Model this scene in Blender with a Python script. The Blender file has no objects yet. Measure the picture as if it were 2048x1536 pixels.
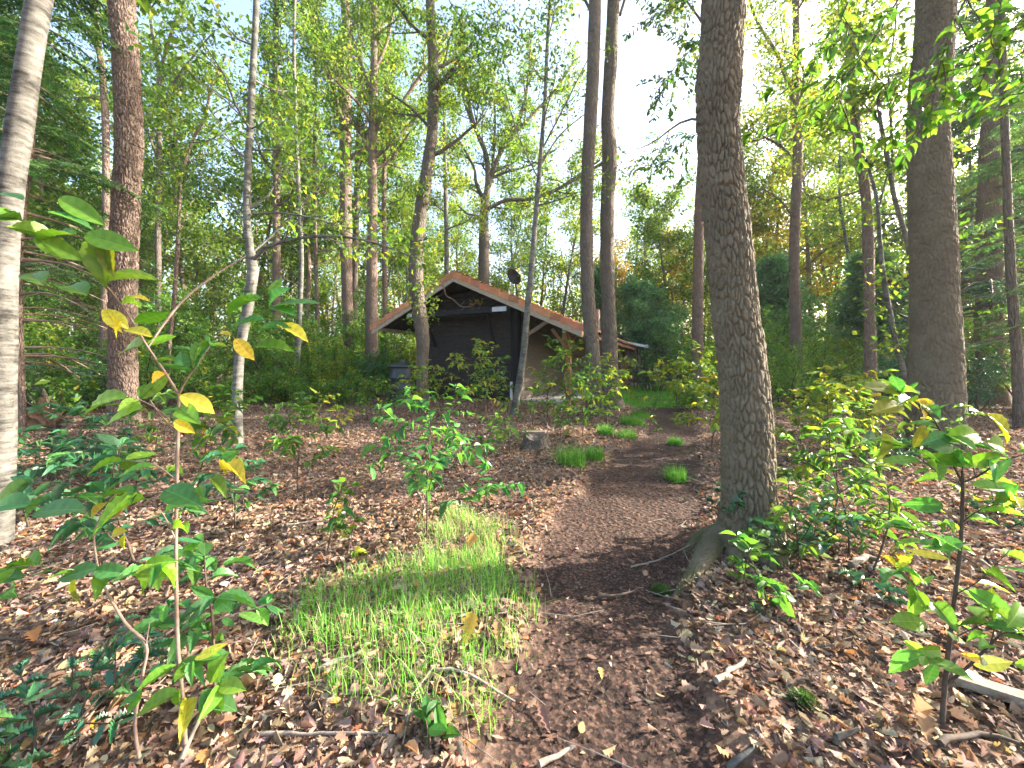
import bpy, math, random
import numpy as np
from mathutils import Vector

# ------------------------------------------------------------------ camera, light, exposure
F, CX, HY, H = 750.0, 1024.0, 730.0, 1.17          # focal length, centre column, horizon row (px of a 2048x1536 frame), eye height
SUN_AZ, SUN_EL = 77.0, 23.0
sc = bpy.context.scene
cam_d = bpy.data.cameras.new('camera'); cam = bpy.data.objects.new('camera', cam_d); sc.collection.objects.link(cam)
cam.location = (0, 0, H); cam.rotation_euler = (math.radians(90), 0, 0)
cam_d.sensor_width = 36.0; cam_d.lens = F/2048*36.0; cam_d.shift_y = -(768-HY)/2048
cam_d.clip_start = 0.02; cam_d.clip_end = 2000
sc.camera = cam
w = bpy.data.worlds.new('World'); sc.world = w; w.use_nodes = True
nt = w.node_tree; bg = nt.nodes['Background']
sky = nt.nodes.new('ShaderNodeTexSky'); sky.sky_type = 'NISHITA'; sky.sun_disc = False
sky.sun_elevation = math.radians(SUN_EL); sky.sun_rotation = math.radians(SUN_AZ); sky.air_density = 1.0; sky.dust_density = 4.0; sky.ozone_density = 1.0
nt.links.new(sky.outputs[0], bg.inputs[0]); bg.inputs[1].default_value = 0.15
sd = bpy.data.lights.new('sun', 'SUN'); sun = bpy.data.objects.new('sun', sd); sc.collection.objects.link(sun)
sd.energy = 5.0; sd.angle = math.radians(0.5); sd.color = (1.0, 0.92, 0.80)
_a, _e = math.radians(SUN_AZ), math.radians(SUN_EL)
SUNV = Vector((math.sin(_a)*math.cos(_e), math.cos(_a)*math.cos(_e), math.sin(_e)))
sun.rotation_euler = SUNV.to_track_quat('Z', 'Y').to_euler()
sc.view_settings.view_transform = 'Standard'; sc.view_settings.look = 'None'; sc.view_settings.gamma = 1.0
sc.view_settings.exposure = 2.45
cy = sc.cycles
cy.max_bounces = 6; cy.diffuse_bounces = 4; cy.glossy_bounces = 2; cy.transmission_bounces = 4; cy.transparent_max_bounces = 4
cy.caustics_reflective = False; cy.caustics_refractive = False; cy.sample_clamp_indirect = 4.0
cy.use_denoising = True
COL = sc.collection
R = np.random.default_rng(11)

# ------------------------------------------------------------------ helpers
def P(px, py, Y): return np.array([(px-CX)/F*Y, Y, H+(HY-py)/F*Y])
def nrm(v): return v/np.maximum(np.linalg.norm(v, axis=-1, keepdims=True), 1e-9)
def smooth(a, b, x):
    t = np.clip((x-a)/(b-a), 0, 1); return t*t*(3-2*t)
def srgb(r, g, b):
    f = lambda c: (c/255/12.92 if c/255 < .04045 else ((c/255+.055)/1.055)**2.4)
    return (f(r), f(g), f(b))

class MB:
    """collects vertices and faces with one colour per face, and links them as ONE mesh object"""
    def __init__(s): s.V = []; s.F = []; s.C = []; s.n = 0; s.S = []
    def add(s, v, f, c=(.5, .5, .5), sm=True):
        v = np.asarray(v, float).reshape(-1, 3); f = np.asarray(f, int)
        if len(v) == 0 or len(f) == 0: return
        s.V.append(v); s.F.append(f+s.n); s.n += len(v)
        c = np.asarray(c, float)
        if c.ndim == 1: c = np.tile(c, (len(f), 1))
        s.C.append(c); s.S.append(np.full(len(f), sm))
    def build(s, name, mat, parent=None, origin=(0, 0, 0), label=None):
        me = bpy.data.meshes.new(name)
        v = np.concatenate(s.V)-np.asarray(origin, float)
        me.vertices.add(len(v)); me.vertices.foreach_set('co', v.ravel().astype(np.float32))
        tot = np.concatenate([np.full(len(f), f.shape[1]) for f in s.F]); loops = np.concatenate([f.ravel() for f in s.F])
        st = np.concatenate([[0], np.cumsum(tot)[:-1]])
        me.loops.add(len(loops)); me.loops.foreach_set('vertex_index', loops.astype(np.int32))
        me.polygons.add(len(tot)); me.polygons.foreach_set('loop_start', st.astype(np.int32)); me.polygons.foreach_set('loop_total', tot.astype(np.int32))
        me.polygons.foreach_set('use_smooth', np.concatenate(s.S))
        me.update(calc_edges=True)
        a = me.attributes.new('Col', 'FLOAT_VECTOR', 'FACE'); a.data.foreach_set('vector', np.concatenate(s.C).ravel().astype(np.float32))
        me.materials.append(mat)
        o = bpy.data.objects.new(name, me); COL.objects.link(o)
        if parent is not None: o.parent = parent
        if label: o['label'] = label
        return o

def thing(name, label, cat, loc=(0, 0, 0), group=None, rz=0):
    o = bpy.data.objects.new(name, None); o.empty_display_size = .1; COL.objects.link(o)
    o.location = loc; o.rotation_euler = (0, 0, rz); o['label'] = label; o['category'] = cat
    if group: o['group'] = group
    return o
def tag(o, label=None, cat=None, group=None, kind=None):
    for k, v in (('label', label), ('category', cat), ('group', group), ('kind', kind)):
        if v: o[k] = v
    return o
def dup(root, loc, rz=0, sc_=1.0, label=None, group=None):
    r = root.copy(); COL.objects.link(r); r.location = loc; r.rotation_euler = (0, 0, rz)
    r.scale = (sc_,)*3 if np.isscalar(sc_) else sc_
    if label: r['label'] = label
    if group: r['group'] = group
    for ch in list(root.children):
        c = ch.copy(); COL.objects.link(c); c.parent = r
        for g in ch.children:
            d = g.copy(); COL.objects.link(d); d.parent = c
    return r

def box(mb, lo, hi, c=(.5, .5, .5), fr=None):
    x0, y0, z0 = lo; x1, y1, z1 = hi
    v = np.array([(x0, y0, z0), (x1, y0, z0), (x1, y1, z0), (x0, y1, z0), (x0, y0, z1), (x1, y0, z1), (x1, y1, z1), (x0, y1, z1)], float)
    if fr is not None: v = fr(v)
    mb.add(v, [(0, 3, 2, 1), (4, 5, 6, 7), (0, 1, 5, 4), (1, 2, 6, 5), (2, 3, 7, 6), (3, 0, 4, 7)], c, False)
def beam(mb, a, b, wd, ht, c=(.5, .5, .5), up=(0, 0, 1)):
    a = np.asarray(a, float); b = np.asarray(b, float); d = nrm(b-a); s = nrm(np.cross(d, up)); u = np.cross(s, d)
    v = [p+s*i*wd/2+u*j*ht/2 for p in (a, b) for i, j in ((-1, -1), (1, -1), (1, 1), (-1, 1))]
    mb.add(v, [(0, 1, 2, 3), (7, 6, 5, 4), (0, 4, 5, 1), (1, 5, 6, 2), (2, 6, 7, 3), (3, 7, 4, 0)], c, False)
def catmull(p, step):
    p = np.asarray(p, float)
    if len(p) < 3: q = p
    q = np.concatenate([[2*p[0]-p[1]], p, [2*p[-1]-p[-2]]]); out = []
    for i in range(1, len(q)-2):
        n = max(1, int(np.linalg.norm(q[i+1, :3]-q[i, :3])/step)); t = (np.arange(n)/n)[:, None]
        a, b, c, d = q[i-1], q[i], q[i+1], q[i+2]
        out.append(.5*(2*b+(c-a)*t+(2*a-5*b+4*c-d)*t*t+(3*b-3*c+d-a)*t**3))
    out.append(p[-1:]); return np.concatenate(out)
def frames(p):
    t = nrm(np.gradient(p, axis=0)); u = np.zeros_like(p); v = np.zeros_like(p)
    ref = np.array([1., 0, 0]) if abs(t[0][0]) < .8 else np.array([0, 1., 0])
    for i in range(len(p)):
        a = ref-t[i]*np.dot(ref, t[i]); a /= np.linalg.norm(a)+1e-9; u[i] = a; v[i] = np.cross(t[i], a); ref = a
    return t, u, v
def tube(mb, p, r, n=6, c=(.5, .5, .5), rough=0, rng=R):
    p = np.asarray(p, float); r = np.broadcast_to(np.asarray(r, float), (len(p),))
    if len(p) < 2: return
    t, u, v = frames(p); th = np.arange(n)/n*2*np.pi
    rr = np.repeat(r[:, None], n, 1)
    if rough: rr = rr*(1+rng.normal(0, rough, rr.shape))
    q = p[:, None]+rr[..., None]*(np.cos(th)[None, :, None]*u[:, None]+np.sin(th)[None, :, None]*v[:, None])
    m = len(p); i = np.arange(m-1)[:, None]*n; j = np.arange(n)[None]; k = (j+1) % n
    f = np.stack([i+j, i+k, i+n+k, i+n+j], -1).reshape(-1, 4)
    mb.add(q.reshape(-1, 3), f, c)
    mb.add([q[-1].mean(0)]+list(q[-1]), [(0, 1+a, 1+(a+1) % n) for a in range(n)], c)
    mb.add([q[0].mean(0)]+list(q[0]), [(0, 1+(a+1) % n, 1+a) for a in range(n)], c)

def vnoise(x, seed):
    """cheap smooth noise, sums of rotated sines; x (...,k)"""
    g = np.random.default_rng(seed); out = 0
    for o in range(6):
        k = g.normal(0, 1, x.shape[-1]); k /= np.linalg.norm(k); out = out+np.sin((x@k)*(1+.7*o)+g.uniform(0, 6.28))/(1+.4*o)
    return out/2.6

def barktube(mb, p, r, dth=.011, dz=.016, cell=(.034, .10), depth=.022, seed=1, flare=None):
    """dense trunk with real fissures: ridged cells cut into the surface. flare(th, z) scales the radius near the base"""
    pr = catmull(np.c_[p, r], dz); q, rr = pr[:, :3], pr[:, 3]
    t, u, v = frames(q); n = int(2*np.pi*rr.mean()/dth); th = np.arange(n)/n*2*np.pi
    s = np.concatenate([[0], np.cumsum(np.linalg.norm(np.diff(q, axis=0), axis=1))])
    nc = int(2*np.pi*rr.mean()/cell[0]); A, B = np.meshgrid(th/(2*np.pi)*nc, s/cell[1])
    X = np.stack([np.cos(A/nc*6.2832)*3, np.sin(A/nc*6.2832)*3, B*.55], -1)
    A = A+.55*vnoise(X*1.3, seed+1); B = B+.45*vnoise(X*1.7, seed+2)
    g = np.random.default_rng(seed); nb = int(s[-1]/cell[1])+6; jx = g.uniform(.1, .9, (nb, nc)); jy = g.uniform(.05, .95, (nb, nc)); jh = g.uniform(.6, 1.1, (nb, nc))
    ia = np.floor(A).astype(int); ib = np.floor(B).astype(int); d1 = np.full(A.shape, 9.); d2 = d1.copy(); hh = np.ones_like(A)
    for da in (-1, 0, 1):
        for db in (-1, 0, 1):
            ca = (ia+da) % nc; cb = np.clip(ib+db+2, 0, nb-1)
            d = np.hypot(A-(ia+da+jx[cb, ca]), (B-(ib+db+jy[cb, ca]))*.75)
            near = d < d1; d2 = np.where(near, d1, np.minimum(d2, d)); hh = np.where(near, jh[cb, ca], hh); d1 = np.where(near, d, d1)
    ridge = smooth(.02, .26, d2-d1)*hh+.10*vnoise(X*9, seed+5)+.09*vnoise(X*23, seed+6)
    rad = np.repeat(rr[:, None], n, 1)
    if flare is not None: rad = rad*flare(np.meshgrid(th, s)[0], np.meshgrid(th, s)[1])
    rad = rad*(1+.025*vnoise(X*.5, seed+9))+depth*(ridge-.75)
    Q = q[:, None]+rad[..., None]*(np.cos(th)[None, :, None]*u[:, None]+np.sin(th)[None, :, None]*v[:, None])
    m = len(q); i = np.arange(m-1)[:, None]*n; j = np.arange(n)[None]; k = (j+1) % n
    mb.add(Q.reshape(-1, 3), np.stack([i+j, i+k, i+n+k, i+n+j], -1).reshape(-1, 4))

# ------------------------------------------------------------------ leaf shapes: x across, y along, z up from the blade
def strip(ys, hw, bend=0., fold=.25):
    ys = np.array(ys); hw = np.array(hw); n = len(ys); v = []; f = []
    for y, h_ in zip(ys, hw): v += [(-h_, y, h_*fold-bend*y*y), (0, y, -bend*y*y), (h_, y, h_*fold-bend*y*y)]
    for i in range(n-1):
        a = 3*i; f += [(a, a+1, a+4, a+3), (a+1, a+2, a+5, a+4)]
    return np.array(v, float), np.array(f)
T_RHOMB = (np.array([(0, 0, 0), (.5, .45, .08), (0, 1, -.05), (-.5, .45, .08)], float), np.array([(0, 1, 2, 3)]))
T_FOLD = (np.array([(0, 0, 0), (.46, .4, .14), (0, 1, -.12), (-.46, .4, .14), (0, .45, 0)], float), np.array([(0, 1, 4), (1, 2, 4), (2, 3, 4), (3, 0, 4)]))
def blade(ys, hw, bend, fold, rib=.022, wav=.012):
    v, f, m = [], [], []
    for k, (y, h_) in enumerate(zip(ys, hw)):
        r_ = min(rib, h_*.6); z = -bend*y*y; wv = wav*(1 if k % 2 else -1)
        v += [(-h_, y-.03*(h_ > .1), h_*fold+z+wv), (-h_*.5, y-.012, h_*fold*.62+z-wv*.6), (-r_, y, z), (r_, y, z), (h_*.5, y-.012, h_*fold*.62+z-wv*.6), (h_, y-.03*(h_ > .1), h_*fold+z+wv)]
    for i in range(len(ys)-1):
        for j in range(5): a = 6*i+j; f.append((a, a+1, a+7, a+6)); m.append((1.55, 1.3, 1.5) if j == 2 else (.9, .93, .9) if (i % 2) else (1.05, 1.03, 1.0))
    return np.array(v, float), np.array(f), np.array(m)
T_CHERRY = blade([-.10, 0, .05, .12, .2, .29, .38, .48, .57, .66, .75, .83, .9, .96, 1], [.012, .012, .13, .25, .36, .44, .49, .5, .485, .44, .365, .27, .16, .06, .0], .2, .24)
T_CHERRY_S = strip([0, .15, .4, .65, .88, 1], [.02, .3, .5, .42, .17, 0], .15, .25)
T_OVAL = strip([0, .2, .5, .8, 1], [.03, .36, .5, .34, .0], .1, .3)
T_OAK = strip([-.06, 0, .1, .2, .28, .36, .46, .54, .63, .72, .8, .88, .95, 1], [.02, .03, .1, .22, .13, .2, .36, .2, .27, .46, .25, .33, .24, .06], .05, .3)
T_HOLLY = strip([-.06, 0, .1, .2, .3, .4, .5, .6, .7, .8, .9, 1], [.02, .03, .42, .2, .52, .26, .54, .25, .44, .18, .2, 0], .12, .45)

def leaves(mb, pos, ax, nm, L, Wd, tpl, col, curl=None):
    """one leaf per row: pos, axis, normal, length, width ratio, face template and colour"""
    pos = np.asarray(pos, float); N = len(pos)
    if N == 0: return
    ax = nrm(ax); sd_ = nrm(np.cross(ax, nm)); nm = np.cross(sd_, ax)
    tv, tf = tpl[:2]; L = np.broadcast_to(L, (N,)); Wd = np.broadcast_to(Wd, (N,))
    cz = np.ones(N) if curl is None else curl
    V = pos[:, None]+(L[:, None]*tv[None, :, 1])[..., None]*ax[:, None]+((L*Wd)[:, None]*tv[None, :, 0])[..., None]*sd_[:, None]+((L*cz)[:, None]*tv[None, :, 2])[..., None]*nm[:, None]
    Fc = (np.arange(N)*len(tv))[:, None, None]+tf[None]
    cc = np.repeat(np.asarray(col), len(tf), 0)
    if len(tpl) > 2: cc = cc*np.tile(tpl[2], (N, 1))
    mb.add(V.reshape(-1, 3), Fc.reshape(-1, tf.shape[1]), cc)

def palette(n, rng, cols, wts, jit=.18):
    cols = np.array(cols, float); w_ = np.array(wts, float); w_ /= w_.sum()
    c = cols[rng.choice(len(cols), n, p=w_)]
    return c*np.exp(rng.normal(0, jit, (n, 1)))*np.exp(rng.normal(0, jit*.35, (n, 3)))

GREENS = [(.045, .10, .022), (.075, .15, .025), (.12, .19, .03), (.20, .22, .035)]
# ------------------------------------------------------------------ materials
def new_mat(name):
    m = bpy.data.materials.new(name); m.use_nodes = True; t = m.node_tree; t.nodes.clear()
    return m, t, (lambda k, **kw: _node(t, k, kw)), t.links.new
def _node(t, k, kw):
    n = t.nodes.new('ShaderNode'+k)
    for a, b in kw.items():
        if a.startswith('i_'):
            key = a[2:]; key = int(key) if key.isdigit() else key.replace('_', ' ')
            n.inputs[key].default_value = b
        else: setattr(n, a, b)
    return n
def leaf_mat(name, rough=.45, spec=.4, trans=.42, tmul=(1.5, 1.6, .8), spots=0.):
    m, t, N, Lk = new_mat(name)
    at = N('Attribute', attribute_name='Col'); geo = N('NewGeometry')
    pb = N('BsdfPrincipled', i_Roughness=rough); pb.inputs['Specular IOR Level'].default_value = spec
    tr = N('BsdfTranslucent'); mul = N('VectorMath', operation='MULTIPLY'); mul.inputs[1].default_value = tmul
    tc = N('TexCoord'); no = N('TexNoise', i_Scale=90.0, i_Detail=3.0); Lk(tc.outputs['Object'], no.inputs['Vector'])
    mr = N('MapRange', i_3=.72, i_4=1.28); Lk(no.outputs[0], mr.inputs[0])
    sc0 = N('VectorMath', operation='SCALE'); Lk(at.outputs['Vector'], sc0.inputs[0]); Lk(mr.outputs[0], sc0.inputs['Scale'])
    ns = N('TexNoise', i_Scale=55.0, i_Detail=4.0, i_Roughness=.7); Lk(tc.outputs['Object'], ns.inputs['Vector']); ms_ = N('MapRange', i_1=.63, i_2=.70, i_4=spots); Lk(ns.outputs[0], ms_.inputs[0])
    sc_ = N('MixRGB'); sc_.inputs[2].default_value = (.20, .13, .05, 1); Lk(ms_.outputs[0], sc_.inputs[0]); Lk(sc0.outputs[0], sc_.inputs[1])
    Lk(sc_.outputs[0], pb.inputs['Base Color']); Lk(sc_.outputs[0], mul.inputs[0]); Lk(mul.outputs[0], tr.inputs[0])
    mx = N('MixShader', i_0=trans); Lk(pb.outputs[0], mx.inputs[1]); Lk(tr.outputs[0], mx.inputs[2])
    out = N('OutputMaterial'); Lk(mx.outputs[0], out.inputs[0]); return m
def bark_mat(name, c1, c2, scale=28, zs=.28, bump=.6, moss=None, bands=False, dist=.02):
    m, t, N, Lk = new_mat(name)
    tc = N('TexCoord'); mp = N('Mapping'); mp.inputs['Scale'].default_value = (1, 1, zs); Lk(tc.outputs['Object'], mp.inputs[0])
    n0 = N('TexNoise', i_Scale=scale*.35, i_Detail=4.0); Lk(mp.outputs[0], n0.inputs['Vector'])
    ad = N('VectorMath', operation='MULTIPLY_ADD'); ad.inputs[1].default_value = (.05, .05, .05); Lk(n0.outputs[1], ad.inputs[0]); Lk(mp.outputs[0], ad.inputs[2])
    vo = N('TexVoronoi', feature='DISTANCE_TO_EDGE', i_Scale=scale); Lk(ad.outputs[0], vo.inputs['Vector'])
    n1 = N('TexNoise', i_Scale=5.0, i_Detail=6.0, i_Roughness=.7); Lk(tc.outputs['Object'], n1.inputs['Vector'])
    n2 = N('TexNoise', i_Scale=scale*5, i_Detail=4.0); Lk(mp.outputs[0], n2.inputs['Vector'])
    cr = N('ValToRGB'); cr.color_ramp.elements[0].position = .3; cr.color_ramp.elements[1].position = .72
    cr.color_ramp.elements[0].color = (*c1, 1); cr.color_ramp.elements[1].color = (*c2, 1)
    if bands:
        cr.color_ramp.elements[0].position = .40; cr.color_ramp.elements[1].position = .62
        mb_ = N('Mapping'); mb_.inputs['Scale'].default_value = (1.6, 1.6, 7); Lk(tc.outputs['Object'], mb_.inputs[0])
        nb = N('TexNoise', i_Scale=5.0, i_Detail=5.0, i_Roughness=.65); Lk(mb_.outputs[0], nb.inputs['Vector'])
        av = N('Math', operation='ADD'); Lk(n1.outputs[0], av.inputs[0]); Lk(nb.outputs[0], av.inputs[1])
        hv = N('Math', operation='MULTIPLY'); hv.inputs[1].default_value = .5; Lk(av.outputs[0], hv.inputs[0]); Lk(hv.outputs[0], cr.inputs[0])
        hs = nb.outputs[0]
    else:
        av = N('Math', operation='MULTIPLY_ADD'); Lk(n2.outputs[0], av.inputs[0]); av.inputs[1].default_value = .5
        hv = N('Math', operation='MULTIPLY'); hv.inputs[1].default_value = .5; Lk(n1.outputs[0], hv.inputs[0]); Lk(hv.outputs[0], av.inputs[2]); Lk(av.outputs[0], cr.inputs[0])
        hs = vo.outputs['Distance']
    col = cr.outputs[0]
    if moss:
        n3 = N('TexNoise', i_Scale=7.0, i_Detail=5.0); Lk(tc.outputs['Object'], n3.inputs['Vector'])
        sx = N('SeparateXYZ'); Lk(tc.outputs['Object'], sx.inputs[0])
        mr = N('MapRange', i_1=moss[1], i_2=0.0, i_3=0.0, i_4=.75); Lk(sx.outputs[2], mr.inputs[0])
        mm = N('Math', operation='MULTIPLY'); Lk(mr.outputs[0], mm.inputs[0]); Lk(n3.outputs[0], mm.inputs[1])
        m2 = N('MapRange', i_1=.2, i_2=.45); Lk(mm.outputs[0], m2.inputs[0])
        mx = N('MixRGB'); mx.inputs[2].default_value = (*moss[0], 1); Lk(m2.outputs[0], mx.inputs[0]); Lk(col, mx.inputs[1]); col = mx.outputs[0]
    pb = N('BsdfPrincipled', i_Roughness=.9); pb.inputs['Specular IOR Level'].default_value = .15; Lk(col, pb.inputs['Base Color'])
    cl = N('MapRange', i_1=0.0, i_2=.22 if not bands else 1.0); Lk(hs, cl.inputs[0])
    b1 = N('Bump', i_Strength=bump, i_Distance=dist); Lk(cl.outputs[0], b1.inputs['Height'])
    b2 = N('Bump', i_Strength=.35, i_Distance=.006); Lk(n2.outputs[0], b2.inputs['Height']); Lk(b1.outputs[0], b2.inputs['Normal']); Lk(b2.outputs[0], pb.inputs['Normal'])
    out = N('OutputMaterial'); Lk(pb.outputs[0], out.inputs[0]); return m
def plain_mat(name, c1, c2, scale=8, mscale=(1, 1, 1), rough=.7, bump=.15, dist=.004, spec=.3, metal=0., usecol=False):
    m, t, N, Lk = new_mat(name)
    tc = N('TexCoord'); mp = N('Mapping'); mp.inputs['Scale'].default_value = mscale; Lk(tc.outputs['Object'], mp.inputs[0])
    n1 = N('TexNoise', i_Scale=scale, i_Detail=6.0, i_Roughness=.65); Lk(mp.outputs[0], n1.inputs['Vector'])
    cr = N('ValToRGB'); cr.color_ramp.elements[0].position = .3; cr.color_ramp.elements[1].position = .7
    cr.color_ramp.elements[0].color = (*c1, 1); cr.color_ramp.elements[1].color = (*c2, 1); Lk(n1.outputs[0], cr.inputs[0])
    pb = N('BsdfPrincipled', i_Roughness=rough, i_Metallic=metal); pb.inputs['Specular IOR Level'].default_value = spec
    col = cr.outputs[0]
    if usecol:
        at = N('Attribute', attribute_name='Col'); mx = N('VectorMath', operation='MULTIPLY'); Lk(at.outputs['Vector'], mx.inputs[0]); Lk(col, mx.inputs[1]); col = mx.outputs[0]
    Lk(col, pb.inputs['Base Color'])
    b = N('Bump', i_Strength=bump, i_Distance=dist); n2 = N('TexNoise', i_Scale=scale*4, i_Detail=4.0); Lk(mp.outputs[0], n2.inputs['Vector']); Lk(n2.outputs[0], b.inputs['Height']); Lk(b.outputs[0], pb.inputs['Normal'])
    out = N('OutputMaterial'); Lk(pb.outputs[0], out.inputs[0]); return m

M = {}
M['leaf'] = leaf_mat('leaf', .5, .3, .5, (1.9, 1.9, .8))
M['leaf_gloss'] = leaf_mat('leaf_gloss', .42, .35, .45, (1.8, 1.8, .8), .8)
M['leaf_holly'] = leaf_mat('leaf_holly', .3, .45, .15)
M['needle'] = leaf_mat('needle', .6, .2, .35, (1.6, 1.6, 1.0))
M['dead_leaf'] = leaf_mat('dead_leaf', .8, .15, .2, (1.2, 1., .8))
M['grass'] = leaf_mat('grass', .5, .3, .4, (1.3, 1.4, .8))
M['oak'] = bark_mat('oak_bark', (.085, .068, .054), (.21, .175, .14), 24, .22, .9, dist=.025)
M['oak_near'] = bark_mat('oak_bark_close', (.085, .068, .045), (.215, .18, .125), 60, .4, .5, moss=((.075, .075, .03), .55), dist=.004)
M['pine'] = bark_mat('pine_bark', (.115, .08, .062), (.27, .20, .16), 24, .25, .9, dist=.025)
M['smooth'] = bark_mat('smooth_bark', (.06, .058, .05), (.205, .198, .172), 30, 1, .25, bands=True, dist=.006)
M['birch'] = bark_mat('birch_bark', (.03, .028, .024), (.185, .175, .155), 30, 1, .45, bands=True, dist=.008)
M['twig'] = plain_mat('twig_bark', (.045, .03, .024), (.11, .08, .06), 30, rough=.85)
M['twig_pale'] = plain_mat('pale_twig_bark', (.15, .10, .075), (.28, .21, .17), 30, rough=.85)
M['stick'] = plain_mat('dead_wood', (.13, .105, .085), (.30, .25, .205), 25, (1, 1, 1), .9, .4)
# ------------------------------------------------------------------ ground, path, lawn
_PP = [(1536, 1215, 285), (1300, 1205, 190), (1150, 1225, 160), (1000, 1258, 150), (930, 1295, 105), (870, 1337, 60), (830, 1335, 46), (812, 1310, 44), (795, 1290, 40)]
def _pw(a):
    Y = F*H/(a[0]-HY); return ((a[1]-CX)/F*Y, Y, a[2]/F*Y)
PATH = np.array([_pw((1700, 1215, 300))]+[_pw(a) for a in _PP])
PATH = np.concatenate([[[PATH[0, 0]+.25, -2.5, .5]], PATH]); PATHc = catmull(PATH, .06)
def path_mask(x, y):
    x = np.asarray(x, float); y = np.asarray(y, float); sh = x.shape; x = x.ravel(); y = y.ravel()
    yy = np.clip(y, PATHc[0, 1], PATHc[-1, 1]); o = np.argsort(PATHc[:, 1]); 
    px = np.interp(yy, PATHc[o, 1], PATHc[o, 0]); hw = np.interp(yy, PATHc[o, 1], PATHc[o, 2])
    d = np.abs(x-px)/hw+.22*vnoise(np.stack([x, y], -1)*4.0, 3)
    m = 1-smooth(.74, 1.22, d); m = m*(1-smooth(PATHc[-1, 1]-1, PATHc[-1, 1]+1, y)); return m.reshape(sh)
def lawn_mask(x, y):
    Y = np.maximum(np.asarray(y, float), .1); px = CX+F*np.asarray(x, float)/Y
    n = .8*vnoise(np.stack([x, y], -1)*1.3, 8)
    return smooth(10.9, 11.5, Y+n)*(1-smooth(20.5, 21.5, Y+.4*n))*smooth(2.6, 3.1, x+.3*n)*(1-smooth(6.6, 7.3, x+.7*n-(Y-11)*.12))
def hz(x, y):
    x = np.asarray(x, float); y = np.asarray(y, float); p = np.stack([x, y], -1)
    far = smooth(3, 8, np.hypot(x, y))
    z = .022*vnoise(p*1.9, 21)+.03*vnoise(p*.7, 22)*far+.008*vnoise(p*7, 23)
    return z*(1-.7*lawn_mask(x, y))-.05*path_mask(x, y)+.012*path_mask(x, y)*vnoise(p*5, 24)
def hz1(x, y): return float(hz(np.array([x]), np.array([y]))[0])
def G(px, py):
    Y = F*H/(py-HY); x = (px-CX)/F*Y; return np.array([x, Y, hz1(x, Y)])
def axis_samples(lims):
    out = []
    for a, b, d in lims: out.append(np.arange(a, b, d))
    return np.concatenate(out+[[lims[-1][1]]])
xs = axis_samples([(-160, -40, 12), (-40, -12, 1.4), (-12, -5, .25), (-5, 5, .055), (5, 12, .2), (12, 40, 1.4), (40, 160, 12)])
ys = axis_samples([(-40, -4, 3), (-4, .6, .25), (.6, 6, .055), (6, 14, .12), (14, 26, .3), (26, 60, 2), (60, 200, 14)])
GX, GY = np.meshgrid(xs, ys); GZ = hz(GX, GY)
nx, ny = len(xs), len(ys)
mb = MB(); i = np.arange(ny-1)[:, None]*nx; j = np.arange(nx-1)[None]
mb.add(np.stack([GX, GY, GZ], -1).reshape(-1, 3), np.stack([i+j, i+j+1, i+nx+j+1, i+nx+j], -1).reshape(-1, 4))
m, t, N, Lk = new_mat('forest_floor')
tc = N('TexCoord'); ap = N('Attribute', attribute_name='path'); al = N('Attribute', attribute_name='lawn')
n1 = N('TexNoise', i_Scale=1.3, i_Detail=8.0, i_Roughness=.7); n2 = N('TexVoronoi', i_Scale=26.0); n3 = N('TexNoise', i_Scale=70.0, i_Detail=6.0, i_Roughness=.8); n4 = N('TexVoronoi', i_Scale=95.0)
for n in (n1, n2, n3, n4): Lk(tc.outputs['Object'], n.inputs['Vector'])
def ramp(src, els):
    c = N('ValToRGB'); e = c.color_ramp.elements
    while len(e) < len(els): e.new(.5)
    for q, (p, k) in zip(e, els): q.position = p; q.color = (*k, 1)
    Lk(src, c.inputs[0]); return c.outputs[0]
sv = N('SeparateColor'); Lk(n2.outputs['Color'], sv.inputs[0]); sv4 = N('SeparateColor'); Lk(n4.outputs['Color'], sv4.inputs[0])
litter = ramp(sv.outputs[0], [(0, (.09, .055, .04)), (.3, (.16, .10, .07)), (.6, (.24, .155, .11)), (.85, (.30, .21, .155)), (1, (.33, .16, .07))])
fine = ramp(n3.outputs[0], [(.3, (.45, .42, .4)), (.7, (1.2, 1.2, 1.2))])
mu = N('MixRGB', blend_type='MULTIPLY'); mu.inputs[0].default_value = 1; Lk(litter, mu.inputs[1]); Lk(fine, mu.inputs[2])
soil = ramp(sv4.outputs[0], [(0, (.028, .019, .016)), (.5, (.055, .036, .029)), (.8, (.10, .058, .043)), (1, (.17, .10, .07))])
so2 = N('MixRGB', blend_type='MULTIPLY'); so2.inputs[0].default_value = 1; Lk(soil, so2.inputs[1]); Lk(fine, so2.inputs[2])
mx = N('MixRGB'); Lk(ap.outputs['Fac'], mx.inputs[0]); Lk(mu.outputs[0], mx.inputs[1]); Lk(so2.outputs[0], mx.inputs[2])
gr = ramp(n3.outputs[0], [(.3, (.03, .07, .012)), (.7, (.075, .15, .025))])
mx2 = N('MixRGB'); Lk(al.outputs['Fac'], mx2.inputs[0]); Lk(mx.outputs[0], mx2.inputs[1]); Lk(gr, mx2.inputs[2])
pb = N('BsdfPrincipled', i_Roughness=.92); pb.inputs['Specular IOR Level'].default_value = .15; Lk(mx2.outputs[0], pb.inputs['Base Color'])
bp = N('Bump', i_Strength=.8, i_Distance=.015); Lk(n2.outputs['Distance'], bp.inputs['Height'])
bp2 = N('Bump', i_Strength=.7, i_Distance=.006); Lk(n3.outputs[0], bp2.inputs['Height']); Lk(bp.outputs[0], bp2.inputs['Normal']); Lk(bp2.outputs[0], pb.inputs['Normal'])
ou = N('OutputMaterial'); Lk(pb.outputs[0], ou.inputs[0]); M['ground'] = m
go = mb.build('ground', M['ground']); go['kind'] = 'structure'
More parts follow.
